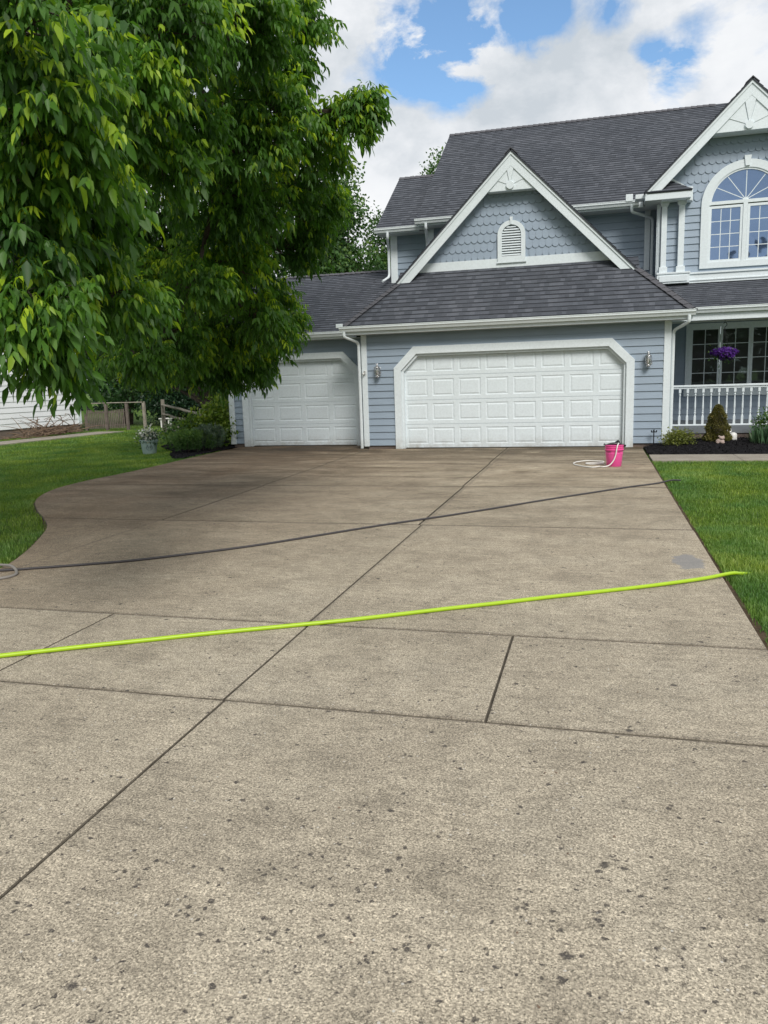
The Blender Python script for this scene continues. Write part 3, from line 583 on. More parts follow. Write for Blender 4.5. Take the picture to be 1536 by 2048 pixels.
# bands below the gables
m = MB(); m.xz([(-4.28, 3.90), (.54, 3.90), (.24, 4.215), (-3.98, 4.215)], 18.375, 18.40); m.build('frieze_board', 'white', H, bevel=.004)
# garage door trims with clipped corners
def door_trim(x0, x1, zt, cl, cr, wd, y0, y1):
    ou = [(x0, -.0), (x0, zt-cl), (x0+cl, zt), (x1-cr, zt), (x1, zt-cr), (x1, 0)]; k = wd*.414; xi0, xi1, zi = x0+wd, x1-wd, zt-wd
    inn = [(xi0, 0), (xi0, zt-cl-k+.0), (x0+cl+k, zi), (x1-cr-k, zi), (xi1, zt-cr-k), (xi1, 0)]; m = MB()
    for a, b, c, d in zip(ou, ou[1:], inn[1:], inn): m.xz([a, b, c, d], y0, y1)
    return m, inn
m, inn = door_trim(-4.45, .77, 2.30, .46, .46, .165, 17.345, 17.415); m.build('door_trim', 'white', H, bevel=.004)
m = MB()
def jamb(inn, y0, y1, wd=.05):
    ii = [(inn[0][0]+wd, 0), (inn[1][0]+wd, inn[1][1]-.02), (inn[2][0]+.02, inn[2][1]-wd), (inn[3][0]-.02, inn[3][1]-wd), (inn[4][0]-wd, inn[4][1]-.02), (inn[5][0]-wd, 0)]
    for a, b, c, d in zip(inn, inn[1:], ii[1:], ii): m.xz([a, b, c, d], y0, y1)
jamb(inn, 17.40, 17.54)
m.build('door_jamb', 'white', H, bevel=.003)
m, inn2 = door_trim(-8.70, -5.50, 2.29, .46, .46, .155, 18.29, 18.36); m.build('door_trim', 'white', H, bevel=.004)
m = MB(); jamb(inn2, 18.35, 18.48); m.build('door_jamb', 'white', H, bevel=.003)
def garage_door(x0, x1, ncol, Y, ztop):
    m = MB(); sh = ztop/4; pw = (x1-x0)/ncol
    for r in range(4):
        z0, z1 = r*sh+.004, (r+1)*sh-.004
        if r == 0: z0 = .015
        # section rail faces as a grid with panel holes
        xs = [x0]
        ph = []
        for c in range(ncol):
            a, b = x0+c*pw+.055, x0+(c+1)*pw-.055; ph.append((a, b))
        za, zb = z0+.085, z1-.075
        cur = x0
        for a, b in ph+[(x1, x1)]: m.poly([(cur, Y, z0), (a, Y, z0), (a, Y, z1), (cur, Y, z1)]); cur = b
        for a, b in ph:
            m.poly([(a, Y, z0), (b, Y, z0), (b, Y, za), (a, Y, za)]); m.poly([(a, Y, zb), (b, Y, zb), (b, Y, z1), (a, Y, z1)])
            L = [(0, 0), (.014, .010), (.03, .010), (.055, .001)]
            def ring(i, y): return [(a+i, Y+y, za+i), (b-i, Y+y, za+i), (b-i, Y+y, zb-i), (a+i, Y+y, zb-i)]
            for (i, y), (j, y2) in zip(L, L[1:]):
                A_, B_ = ring(i, y), ring(j, y2)
                for k in range(4): m.poly([A_[k], A_[(k+1) % 4], B_[(k+1) % 4], B_[k]])
            m.poly(ring(*L[-1]))
        m.poly([(x0, Y, z1), (x1, Y, z1), (x1, Y+.014, z1+.002), (x0, Y+.014, z1+.002)]); m.poly([(x0, Y, z0), (x1, Y, z0), (x1, Y+.014, z0-.002), (x0, Y+.014, z0-.002)])
        m.poly([(x0, Y+.013, z1), (x1, Y+.013, z1), (x1, Y+.013, z1+.012), (x0, Y+.013, z1+.012)])
    return m
d1 = garage_door(-4.26, .60, 8, 17.50, 2.20).build('garage_door', 'door_white', H, recalc=False); d1['label'] = 'wide white two-car garage door with thirty-two raised panels'
m = MB(); m.box(-4.26, 17.485, .0, .60, 17.52, .016); m.build('bottom_seal', 'black', d1)
d2 = garage_door(-8.56, -5.64, 4, 18.45, 2.19).build('garage_door', 'door_white', H, recalc=False); d2['label'] = 'narrow white single garage door half hidden by the tree'
m = MB(); m.box(-8.56, 18.435, 0, -5.64, 18.47, .016); m.build('bottom_seal', 'black', d2)
boards('keypad', [(.615, 17.36, 1.36, .64, 17.41, 1.56)], 'wplastic')
# gable peaks
def gable_front(xc, Yf, Yw, zap, hwid, slope_end_z, sb_z, parent=H, right=True):
    """rake boards, crown strip, soffit, sunburst panel"""
    m = MB(); cr = MB(); sf = MB(); wd = .205*1.414
    for s in (-1, 1):
        ex = xc+s*hwid; ez = zap-hwid
        m.xz([(xc, zap-.03), (xc, zap-.03-wd), (ex-s*(wd-.0)+s*.0, ez-.03), (ex, ez-.03)], Yf, Yf+.03)
        cr.xz([(xc, zap+.005), (xc, zap-.085), (ex-s*.0, ez-.085), (ex, ez+.005)], Yf-.022, Yf-.002)
        sf.faces([(xc, Yf+.03, zap-.20), (xc, Yw, zap-.20), (ex, Yw, ez-.20), (ex, Yf+.03, ez-.20), (xc, Yf+.03, zap-.17), (xc, Yw, zap-.17), (ex, Yw, ez-.17), (ex, Yf+.03, ez-.17)], [(0, 1, 2, 3), (4, 5, 6, 7)])
    m.build('rake_board', 'white', parent, bevel=.004); cr.build('crown_strip', 'white', parent); sf.build('soffit', 'soffit', parent)
    zi = zap-.03-wd+.02; hw = zi-sb_z
    p = MB(); p.xz([(xc-hw, sb_z), (xc+hw, sb_z), (xc, zi)], Yf+.035, Yw-.03); o = p.build('sunburst_panel', 'white', parent)
    r = MB(); hx, hz = xc-.02, sb_z+.10
    for a0, a1 in ((30, 2), (74, 9), (106, 9), (150, 2)):
        pass
    def edge(ang):            # distance along ray to the rake
        c, s_ = math.cos(RAD(ang)), math.sin(RAD(ang)); best = 9
        for sg in (-1, 1):
            den = s_+sg*c
            if den > 1e-6: best = min(best, (zi-(hz)-sg*(hx-xc))/den)
        return best
    for a0, a1, th in ((22, 76, .012), (77.5, 102.5, .03), (104, 158, .012)):
        pts = [(hx, hz)]+[(hx+edge(g)*.99*math.cos(RAD(g)), hz+edge(g)*.99*math.sin(RAD(g))) for g in (np.linspace(a0, a1, 7))]
        r.xz(pts, Yf+.035-th, Yf+.034)
    cyl = [(hx+.085*math.cos(g), hz+.0+.085*math.sin(g)) for g in np.linspace(0, 2*math.pi, 20, endpoint=False)]; r.xz(cyl, Yf-.012, Yf+.034)
    r.build('sunburst_rays', 'white', o, bevel=.004)
gable_front(-1.87, 18.1, 18.4, 6.43, 2.72, 0, 5.61)
gable_front(3.12, 19.3, 19.75, 7.66, 2.11, 0, 6.65)
# roofs
def roof(name, P3, eave_dir, up_dir, mat='roof', base=None, parent=H, thick=.03):
    """P3 polygon in 3-D on one plane; courses run along eave_dir"""
    O = Vector(P3[0]); u = Vector(eave_dir).normalized(); v = Vector(up_dir).normalized(); nr = u.cross(v).normalized()
    if nr.z < 0: nr = -nr
    P2 = [((Vector(p)-O).dot(u), (Vector(p)-O).dot(v)) for p in P3]; b = min(p[1] for p in P2); m = MB()
    rows(m, [P2], .143, .012, b, lambda a, c: O+u*a+v*c, nr, (O.x*.37+50, 0))
    m.poly([Vector(p)-nr*thick for p in P3], [(0, .05)]*len(P3))
    n = len(P3)
    for i in range(n):
        a, c = Vector(P3[i]), Vector(P3[(i+1) % n]); m.poly([a-nr*thick, c-nr*thick, c+nr*.002, a+nr*.002], [(0, .13)]*4)
    return m.build(name, mat, parent, recalc=False)
k = .9; ez = 2.80; ey = 17.03
T1, T2, E1, E2 = (-4.53, 18.1+.32, ez+k*(18.42-ey)), (.83, 18.42, ez+k*(18.42-ey)), (-5.52, ey, ez), (1.86, ey, ez)
HL = (-4.52, 18.10, ez+k*(18.10-ey)); HR = (.86, 18.10, ez+k*(18.10-ey))
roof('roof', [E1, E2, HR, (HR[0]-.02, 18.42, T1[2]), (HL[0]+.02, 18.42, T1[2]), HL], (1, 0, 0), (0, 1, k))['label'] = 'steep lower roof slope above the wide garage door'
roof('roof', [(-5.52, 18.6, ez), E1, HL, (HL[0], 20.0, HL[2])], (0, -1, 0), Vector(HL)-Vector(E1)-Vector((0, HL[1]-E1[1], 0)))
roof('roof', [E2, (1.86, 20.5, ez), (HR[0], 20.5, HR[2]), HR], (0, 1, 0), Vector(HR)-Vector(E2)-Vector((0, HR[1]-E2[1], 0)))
# gable roof over the garage (45 degrees), wing roof
def gable_roof(xc, Yf, Yb, zr, hw):
    for s in (-1, 1):
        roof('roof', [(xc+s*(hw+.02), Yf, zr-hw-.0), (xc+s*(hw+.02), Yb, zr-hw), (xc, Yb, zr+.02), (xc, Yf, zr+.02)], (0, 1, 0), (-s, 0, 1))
gable_roof(-1.87, 18.06, 21.6, 6.43, 2.72)
gable_roof(3.12, 19.26, 23.6, 7.66, 2.11)
# main, left block, single garage, porch
def slope(x0, x1, y0, z0, kk, y1, back=None, name='roof', back_x=None):
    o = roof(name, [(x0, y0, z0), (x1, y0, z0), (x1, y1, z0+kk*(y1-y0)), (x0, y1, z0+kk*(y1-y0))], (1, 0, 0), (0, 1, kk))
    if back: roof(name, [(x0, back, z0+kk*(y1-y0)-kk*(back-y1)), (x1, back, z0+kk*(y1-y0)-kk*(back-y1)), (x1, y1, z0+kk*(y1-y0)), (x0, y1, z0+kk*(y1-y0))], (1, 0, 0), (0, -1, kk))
    return o
slope(-4.44, 8.0, 19.98, 5.52, .667, 25.07, 30.2)['label'] = 'large main roof slope rising to the long ridge'
slope(-5.60, -4.30, 20.33, 5.44, .667, 23.18, 26)
slope(-9.5, -4.9, 17.93, 2.75, .48, 21.75, 25.6)
slope(1.45, 8.0, 18.13, 2.90, .40, 19.80)['label'] = 'shallow porch roof below the arched window'
# ridge and hip caps
def caps(pts, n, wd, roll, up=(0, 0, 1)):
    a, b = Vector(pts[0]), Vector(pts[1]); d = (b-a)/n; t = d.normalized(); s = t.cross(Vector(up)).normalized(); nn = s.cross(t).normalized(); m = MB()
    rr = random.Random(3)
    for i in range(n):
        p0 = a+d*i; p1 = a+d*(i+1.12); j = rr.uniform(-.004, .004)
        L0, L1 = [p0-s*wd-nn*roll+nn*(.022+j), p0+nn*(.028+j), p0+s*wd-nn*roll+nn*(.022+j)], [p1-s*wd-nn*roll+nn*.006, p1+nn*.012, p1+s*wd-nn*roll+nn*.006]
        for q in range(2): m.poly([L0[q], L0[q+1], L1[q+1], L1[q]])
        for q in range(2): m.poly([L0[q], L0[q+1], L0[q+1]-nn*.02, L0[q]-nn*.02])
    return m
caps((E1, HL), 10, .13, .035).build('hip_cap', 'cap', H, recalc=False); caps((E2, (HR[0]+.0, HR[1], HR[2])), 10, .13, .035).build('hip_cap', 'cap', H, recalc=False)
m = caps(((-4.44, 25.07, 8.925), (3.1, 25.07, 8.925)), 48, .14, .09); m.build('ridge_cap', 'cap', H, recalc=False)
m = caps(((-5.60, 23.18, 7.345), (-4.5, 23.18, 7.345)), 7, .14, .09); m.build('ridge_cap', 'cap', H, recalc=False)
m = caps(((-9.5, 21.75, 4.59), (-4.9, 21.75, 4.59)), 30, .15, .06); m.build('ridge_cap', 'cap', H, recalc=False)
m = caps(((3.12, 19.26, 7.69), (3.12, 23.5, 7.69)), 28, .14, .12); m.build('ridge_cap', 'cap', H, recalc=False)
m = caps(((-1.87, 18.06, 6.46), (-1.87, 21.4, 6.46)), 22, .14, .12); m.build('ridge_cap', 'cap', H, recalc=False)
# soffits, fascias and gutters
boards('soffit', [(-5.5, 17.10, 2.60, 1.85, 17.45, 2.615), (-9.45, 17.98, 2.585, -5.2, 18.4, 2.60), (-4.4, 20.02, 5.37, 1.05, 20.5, 5.385), (-5.58, 20.38, 5.31, -4.2, 20.8, 5.325), (1.02, 19.33, 5.36, 1.36, 20.4, 5.372)], 'soffit', bev=0)
boards('fascia', [(-5.5, 17.075, 2.60, 1.85, 17.10, 2.78), (-9.45, 17.955, 2.585, -5.5, 17.98, 2.74), (-4.42, 20.0, 5.37, 1.0, 20.02, 5.52), (-5.58, 20.355, 5.31, -4.44, 20.38, 5.44), (1.5, 18.155, 2.62, 8, 18.18, 2.88), (-5.52, 17.1, 2.60, -5.5, 17.98, 2.78)])
def gutter(x0, x1, yb, zt, h=.115, dp=.115, name='gutter'):
    prof = [(yb, zt), (yb, zt-h), (yb-dp*.55, zt-h), (yb-dp*.72, zt-h*.62), (yb-dp*.93, zt-h*.42), (yb-dp*.93, zt-h*.16), (yb-dp, zt-h*.12), (yb-dp, zt), (yb-dp+.012, zt), (yb-dp+.012, zt-h*.3), (yb-.012, zt-h*.3), (yb-.012, zt)]
    m = MB(); m.prism([(x0, y, z) for y, z in prof], (x1-x0, 0, 0)); return m.build(name, 'gutter', H)
gutter(-5.60, 1.90, 17.07, 2.785); gutter(-9.5, -5.5, 17.95, 2.75); gutter(-4.46, .90, 19.995, 5.53); gutter(-5.62, -4.18, 20.35, 5.45); gutter(1.50, 8, 18.15, 2.89, .12)
m = MB(); m.prism([(1.62, y, z) for y, z in ((18.02, 2.86), (18.02, 3.0), (18.17, 3.0), (18.17, 2.86))], (.17, 0, 0)); m.build('gutter_end', 'gutter', H, bevel=.01)
m = MB(); m.prism([(.60, y, z) for y, z in ((19.87, 5.50), (19.87, 5.66), (20.0, 5.66), (20.0, 5.50))], (.16, 0, 0)); m.build('gutter_end', 'gutter', H, bevel=.01)
m = MB(); m.prism([(.80, y, z) for y, z in ((19.5, 5.46), (19.5, 5.56), (19.8, 5.56), (19.8, 5.46))], (.22, 0, 0)); m.build('gutter_end', 'gutter', H, bevel=.01)
m = MB(); m.prism([(-5.68, y, z) for y, z in ((17.0, 2.76), (17.0, 2.85), (17.08, 2.85), (17.08, 2.76))], (.16, 0, 0)); m.build('gutter_end', 'gutter', H, bevel=.01)
def spout(pts, r=.034):
    P = [Vector(p) for p in pts]; Q = []
    for i, p in enumerate(P):
        if i in (0, len(P)-1): Q.append(p); continue
        a, b = P[i-1], P[i+1]; l = min(.09, (p-a).length*.4, (p-b).length*.4); s0 = p+(a-p).normalized()*l; s1 = p+(b-p).normalized()*l
        for t in (0, .25, .5, .75, 1): Q.append(s0.lerp(p, t).lerp(p.lerp(s1, t), t))
    m = MB(); m.tube(Q, r, 10, flat=.85); return m.build('downspout', 'gutter', H, smooth=True)
spout([(-5.50, 17.02, 2.67), (-5.50, 17.02, 2.56), (-5.26, 17.34, 2.44), (-5.26, 17.34, .02)]); spout([(1.78, 17.02, 2.67), (1.78, 17.02, 2.54), (1.525, 17.42, 2.40), (1.525, 17.44, .3)])
spout([(.74, 19.93, 5.42), (.74, 19.93, 5.27), (1.24, 20.40, 5.18), (1.24, 20.40, 3.62)]); spout([(-5.27, 20.29, 5.34), (-5.27, 20.29, 5.2), (-5.36, 20.72, 4.98), (-5.36, 20.72, 4.28), (-5.45, 20.35, 4.13)])
spout([(-4.18, 19.94, 5.42), (-4.18, 19.94, 5.3), (-4.25, 20.42, 5.0), (-4.25, 20.42, 4.6)])
# wing: return box, little roof, pilasters, base
boards('eave_return', [(1.0, 19.29, 5.365, 1.97, 19.73, 5.515), (1.9, 19.45, 5.33, 2.02, 19.74, 5.62)])
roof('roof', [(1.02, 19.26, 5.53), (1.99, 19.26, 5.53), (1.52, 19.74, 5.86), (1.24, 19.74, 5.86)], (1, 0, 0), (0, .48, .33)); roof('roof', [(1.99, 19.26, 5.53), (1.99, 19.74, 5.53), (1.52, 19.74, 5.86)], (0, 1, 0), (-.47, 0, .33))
boards('return_trim', [], bev=0) if False else None
m = MB(); m.prism([(1.50, 19.72, 5.84), (1.50, 19.72, 5.95), (2.05, 19.72, 5.60), (2.05, 19.72, 5.36), (1.97, 19.72, 5.36), (1.97, 19.72, 5.56)], (0, .035, 0)); m.build('return_trim', 'white', H)
def pilaster(x0, x1):
    m = MB(); y = 19.62; c = (x0+x1)/2; hw = (x1-x0)/2
    m.box(x0, y, 3.9, x1, 19.75, 5.34); m.box(x0-.03, y-.03, 3.80, x1+.03, 19.75, 3.94); m.box(x0-.02, y-.02, 5.28, x1+.02, 19.75, 5.33); m.box(x0-.035, y-.035, 5.31, x1+.035, 19.75, 5.38)
    return m.build('pilaster', 'white', H, bevel=.006)
pilaster(1.385, 1.505); pilaster(1.755, 1.885)
boards('pilaster_base', [(1.31, 19.55, 3.56, 2.02, 19.75, 3.78), (1.30, 19.53, 3.77, 2.03, 19.75, 3.81), (1.36, 19.53, 3.60, 1.97, 19.56, 3.73)])
boards('frieze_board', [(2.02, 19.68, 3.55, 4.95, 19.75, 3.76), (2.02, 19.65, 3.75, 4.97, 19.75, 3.79), (2.02, 19.66, 3.60, 4.97, 19.69, 3.63)])
# arched window
W1 = MB(); xc, sp = 3.16, 5.22; Ro, Ri = .925, .755
def ang(n, a0=0, a1=math.pi): return np.linspace(a0, a1, n)
for a, b in zip(ang(33), ang(33)[1:]):
    W1.xz([(xc+Ro*math.cos(a), sp+Ro*math.sin(a)), (xc+Ro*math.cos(b), sp+Ro*math.sin(b)), (xc+Ri*math.cos(b), sp+Ri*math.sin(b)), (xc+Ri*math.cos(a), sp+Ri*math.sin(a))], 19.69, 19.76)
W1.box(xc-Ro, 19.69, 3.86, xc-Ri, 19.76, sp); W1.box(xc+Ri, 19.69, 3.86, xc+Ro, 19.76, sp); W1.box(xc-Ri, 19.692, 3.86, xc+Ri, 19.76, 3.99)
AW = W1.build('arched_window', 'white', H, recalc=True); AW['label'] = 'arched double window with fan light in the front gable'
m = MB(); m.xz([(xc-.075, 6.22), (xc+.075, 6.22), (xc+.045, 6.0), (xc-.045, 6.0)], 19.66, 19.73); m.build('keystone', 'white', AW, bevel=.005)
m = MB(); fr = MB(); n = 24
m.xz([(xc+(Ri-.03)*math.cos(a), 5.27+(Ri-.06)*math.sin(a)) for a in ang(n)], 19.735, 19.745); m.box(xc-.70, 19.735, 4.03, xc-.06, 19.745, 5.15); m.box(xc+.06, 19.735, 4.03, xc+.70, 19.745, 5.15); m.build('pane', 'glassup', AW)
for a, b in zip(ang(33), ang(33)[1:]):
    r0, r1 = Ri+.002, Ri-.04; fr.xz([(xc+r0*math.cos(a), sp+r0*math.sin(a)), (xc+r0*math.cos(b), sp+r0*math.sin(b)), (xc+r1*math.cos(b), sp+r1*math.sin(b)), (xc+r1*math.cos(a), sp+r1*math.sin(a))], 19.71, 19.75)
fr.box(xc-Ri, 19.70, 5.23, xc+Ri, 19.75, 5.30); fr.box(xc-.045, 19.70, 3.99, xc+.045, 19.75, 5.23)
for s in (-1, 1):
    a, b = sorted((xc+s*.05, xc+s*.752)); 
    for bx in ((a, 3.99, b, 4.04), (a, 5.15, b, 5.205), (a, 4.04, a+.05, 5.15), (b-.05, 4.04, b, 5.15)): fr.box(bx[0], 19.715, bx[1], bx[2], 19.75, bx[3])
fr.build('sash_frame', 'white', AW)
mu = MB()
for s in (-1, 1):
    a, b = sorted((xc+s*.10, xc+s*.702)); 
    for i in (1, 2): x = a+(b-a)*i/3; mu.box(x-.008, 19.7315, 4.04, x+.008, 19.7345, 5.15)
    for i in (1, 2, 3): z = 4.04+1.11*i/4; mu.box(a, 19.732, z-.008, b, 19.734, z+.008)
for g in (27.5, 54.6, 90, 125.4, 152.5):
    c, s_ = math.cos(RAD(g)), math.sin(RAD(g)); r = Ri-.04; px, pz = -s_*.008, c*.008
    mu.xz([(xc+px+.05*c, 5.30+pz+.05*s_), (xc-px+.05*c, 5.30-pz+.05*s_), (xc-px+(r-.03)*c*1.0, 5.30-pz+(r-.07)*s_), (xc+px+(r-.03)*c, 5.30+pz+(r-.07)*s_)], 19.7318, 19.7345)
mu.xz([(xc+.06*math.cos(a), 5.30+.05*math.sin(a)) for a in ang(9)], 19.724, 19.7345)
mu.build('muntin', 'white', AW)
# gable vent
V1 = MB(); xc, sp, Ro, Ri = -1.89, 4.71, .31, .215
for a, b in zip(ang(21), ang(21)[1:]):
    V1.xz([(xc+Ro*math.cos(a), sp+Ro*math.sin(a)), (xc+Ro*math.cos(b), sp+Ro*math.sin(b)), (xc+Ri*math.cos(b), sp+Ri*math.sin(b)), (xc+Ri*math.cos(a), sp+Ri*math.sin(a))], 18.34, 18.41)
V1.box(xc-Ro, 18.34, 4.13, xc-Ri, 18.41, sp); V1.box(xc+Ri, 18.34, 4.13, xc+Ro, 18.41, sp); V1.box(xc-Ri, 18.342, 4.13, xc+Ri, 18.41, 4.25)
VN = V1.build('gable_vent', 'white', H); m = MB(); m.box(xc-Ro-.02, 18.335, 4.105, xc+Ro+.02, 18.38, 4.128); m.build('sill', 'white', VN)
m = MB(); m.xz([(xc-.035, 5.09), (xc+.035, 5.09), (xc+.018, 4.93), (xc-.018, 4.93)], 18.32, 18.36); m.build('keystone', 'white', VN)
m = MB(); m.xz([(xc+Ri*math.cos(a), sp+Ri*math.sin(a)) for a in ang(15)]+[(xc-Ri, 4.25), (xc+Ri, 4.25)], 18.395, 18.404); m.build('vent_backing', 'dark', VN)
m = MB(); z = 4.262
while z < sp+Ri-.03:
    hw = Ri if z < sp-.03 else math.sqrt(max(0, Ri*Ri-(z+.035-sp)**2))
    if hw > .03: m.prism([(xc-hw, 18.352, z), (xc-hw, 18.352, z+.012), (xc-hw, 18.392, z+.046), (xc-hw, 18.392, z+.034)], (2*hw, 0, 0))
    z += .0545
m.build('slats', 'white', VN)
# porch
boards('foundation', [(1.5, 18.36, -.05, 8, 18.5, .235)], 'foundation'); boards('porch_skirt', [(1.49, 18.335, .20, 8, 18.40, .345)], 'skirt'); boards('porch_floor', [(1.45, 18.34, .345, 8, 20.5, .372)], 'skirt')
boards('porch_ceiling', [(1.45, 18.3, 2.74, 8, 20.5, 2.76)], 'soffit', bev=0); boards('porch_beam', [(1.46, 18.5, 2.60, 8, 18.62, 2.74), (1.45, 18.18, 2.62, 8, 18.5, 2.632)], 'soffit')
wall('wall', [R4(1.45, 2.1, .37, 2.75), R4(2.1, 4.3, .37, 1.02), R4(2.1, 4.3, 2.62, 2.75), R4(4.3, 8, .37, 2.75)], 20.5, .992-EXP*4)
PW = MB(); PW.box(2.08, 20.455, .99, 2.185, 20.49, 2.68); PW.box(4.2, 20.455, .99, 4.3, 20.49, 2.68); PW.box(2.185, 20.456, 2.59, 4.2, 20.49, 2.68); PW.box(2.06, 20.43, .95, 4.32, 20.49, 1.11)
P_ = PW.build('porch_window', 'white', H, bevel=.004); P_['label'] = 'row of dark casement windows behind the porch railing'
m = MB(); fr = MB(); mu = MB()
for a in (2.185, 2.86, 3.53):
    b = a+.665; fr.box(a, 20.462, 1.11, a+.05, 20.495, 2.59); fr.box(b-.045, 20.462, 1.11, b, 20.495, 2.59); fr.box(a+.05, 20.463, 2.53, b-.045, 20.495, 2.59); fr.box(a+.05, 20.463, 1.11, b-.045, 20.495, 1.16)
    m.box(a+.05, 20.485, 1.16, b-.045, 20.492, 2.53); c = (a+b)/2; mu.box(c-.008, 20.481, 1.16, c+.008, 20.4845, 2.53)
    for i in (1, 2, 3): z = 1.16+1.37*i/4; mu.box(a+.05, 20.4815, z-.008, b-.045, 20.484, z+.008)
m.build('pane', 'glasslow', P_); fr.build('sash_frame', 'white', P_); mu.build('muntin', 'white', P_)
RL = MB(); RL.box(1.5, 18.38, 1.215, 8, 18.48, 1.258); RL.box(1.5, 18.40, 1.175, 8, 18.46, 1.212); RL.box(1.5, 18.40, .365, 8, 18.46, .40)
RLo = RL.build('porch_railing', 'white', H, bevel=.006)
bz, bt = .40, 1.175; bal = MB(); x0 = 1.625
def bal_mesh(x):
    m = MB(); h = bt-bz; s = .024
    m.box(x-s, 18.43-s, bz, x+s, 18.43+s, bz+.17); m.box(x-s, 18.43-s, bt-.085, x+s, 18.43+s, bt)
    m.lathe([(.024, .17), (.017, .20), (.014, .22), (.022, .235), (.022, .25), (.014, .26), (.019, .28), (.019, .29), (.015, .30), (.021, .36), (.019, .44), (.012, .60), (.012, .62), (.021, .635), (.021, .65), (.012, .66), (.022, .69)], (x, 18.43, bz), 10); return m
b0 = bal_mesh(x0).build('baluster', 'white', RLo, smooth=False)
for i in range(1, 28):
    c = b0.copy(); COL.objects.link(c); c.parent = RLo; c.location = (i*.1605, 0, 0)
# motion sensor on the corner board
m = MB(); m.box(-5.16, 17.33, 1.72, -5.12, 17.37, 1.80); m.tube([(-5.14, 17.33, 1.75), (-5.17, 17.28, 1.72)], .02, 8); m.tube([(-5.14, 17.33, 1.78), (-5.10, 17.28, 1.80)], .015, 8); m.build('motion_sensor', 'wplastic', H)

# ------------------------------------------------------------------ wall lanterns
def lantern(x, z, label):
    Y0 = 17.37; t = thing('wall_lantern', (x, Y0, z), label, 'wall lamp', 'lanterns beside the wide garage door')
    c = (x, Y0-.10, z)
    m = MB(); m.box(x-.05, Y0, z-.12, x+.05, Y0+.02, z+.06); m.build('backplate', 'chrome', t, bevel=.006)
    m = MB(); m.tube([(x+.045, Y0, z-.03), (x+.075, Y0-.05, z-.05), (x+.07, Y0-.10, z-.10), (x+.02, Y0-.10, z-.14)], .011, 8); m.build('arm', 'chrome', t, smooth=True)
    m = MB(); m.lathe([(.001, .155), (.038, .15), (.04, .14), (.018, .125), (.015, .105), (.03, .095), (.062, .075), (.066, .066), (.03, .06)], c, 20); m.build('cap', 'chrome', t, smooth=True)
    m = MB(); m.lathe([(.055, -.08), (.068, -.03), (.066, .03), (.055, .065)], c, 20); m.build('glass', 'clear', t, smooth=True)
    m = MB()
    for k in range(6):
        g = k*math.pi/3; m.tube([(c[0]+.056*math.cos(g), c[1]+.056*math.sin(g), z-.08), (c[0]+.07*math.cos(g), c[1]+.07*math.sin(g), z-.01), (c[0]+.06*math.cos(g), c[1]+.06*math.sin(g), z+.065)], .004, 5)
    m.build('cage', 'darkmetal', t); m = MB(); m.lathe([(.012, -.07), (.022, -.02), (.024, .01), (.008, .045)], c, 12); m.build('bulb', 'wplastic', t, smooth=True)
    m = MB(); m.lathe([(.02, -.165), (.045, -.155), (.05, -.145), (.035, -.13), (.03, -.115), (.058, -.095), (.06, -.08), (.02, -.078)], c, 20); m.build('base', 'chrome', t, smooth=True)
    return t
l0 = lantern(-4.82, 1.80, 'silver wall lantern between the two garage doors')
l1 = copy_tree(l0); l1.location = (1.035, 17.37, 1.84); l1['label'] = 'silver wall lantern right of the wide garage door, beside the porch'

# spigot
t = thing('water_spigot', (1.18, 17.25, .02), 'small dark garden tap on a thin post by the garage corner', 'water tap')
m = MB(); m.tube([(1.18, 17.25, .02), (1.18, 17.25, .33)], .011, 8); m.build('post', 'darkmetal', t)
m = MB(); m.box(1.125, 17.24, .315, 1.235, 17.26, .335); m.tube([(1.13, 17.25, .33), (1.13, 17.22, .33), (1.13, 17.20, .36)], .012, 8); m.tube([(1.23, 17.25, .33), (1.23, 17.22, .33), (1.23, 17.20, .36)], .012, 8); m.tube([(1.18, 17.25, .33), (1.18, 17.25, .375)], .016, 8); m.build('valve', 'darkmetal', t)

# ------------------------------------------------------------------ bucket, sprayer, hoses
bc = (.31, 13.80, 0); t = thing('bucket', bc, 'bright pink plastic bucket standing on the driveway near the garage', 'bucket')
m = MB(); m.lathe([(.118, 0), (.122, .004), (.142, .21), (.146, .212), (.146, .222), (.143, .226), (.152, .36), (.14, .36), (.135, .30)], bc, 36); m.build('body', 'pink', t, smooth=True)
m = MB(); m.lathe([(.150, .275), (.162, .28), (.162, .290), (.153, .297)], bc, 36); m.lathe([(.150, .315), (.158, .32), (.158, .325), (.15, .33)], bc, 36); m.lathe([(.152, .348), (.160, .352), (.160, .362), (.14, .366)], bc, 36); m.build('rim', 'pinkd', t, smooth=True)
m = MB(); m.tube([(bc[0]+.158*math.cos(g), bc[1]-.05+.158*math.sin(g)*.2-.11, .30-.05*math.sin(g)) for g in np.linspace(0, math.pi, 15)], .003, 6); m.build('handle', 'darkmetal', t)
t = thing('sprayer_head', (.31, 13.78, .37), 'black sprayer lying across the top of the pink bucket', 'sprayer')
m = MB(); m.tube([(.20, 13.76, .375), (.28, 13.77, .385), (.36, 13.78, .39), (.42, 13.79, .375)], [.022, .03, .04, .02], 12, flat=.7); m.tube([(.33, 13.78, .40), (.37, 13.78, .425), (.40, 13.78, .40)], [.02, .028, .015], 10); m.build('body', 'black', t, smooth=True)
m = MB(); m.tube([(.20, 13.76, .375), (.155, 13.75, .375)], .012, 8); m.tube([(.155, 13.75, .375), (.135, 13.75, .38)], .02, 8); m.build('nozzle', 'black', t, smooth=True)
m = MB(); m.tube([(.41, 13.79, .378), (.46, 13.80, .36), (.49, 13.78, .345)], [.015, .018, .022], 10); m.build('valve', 'black', t, smooth=True)
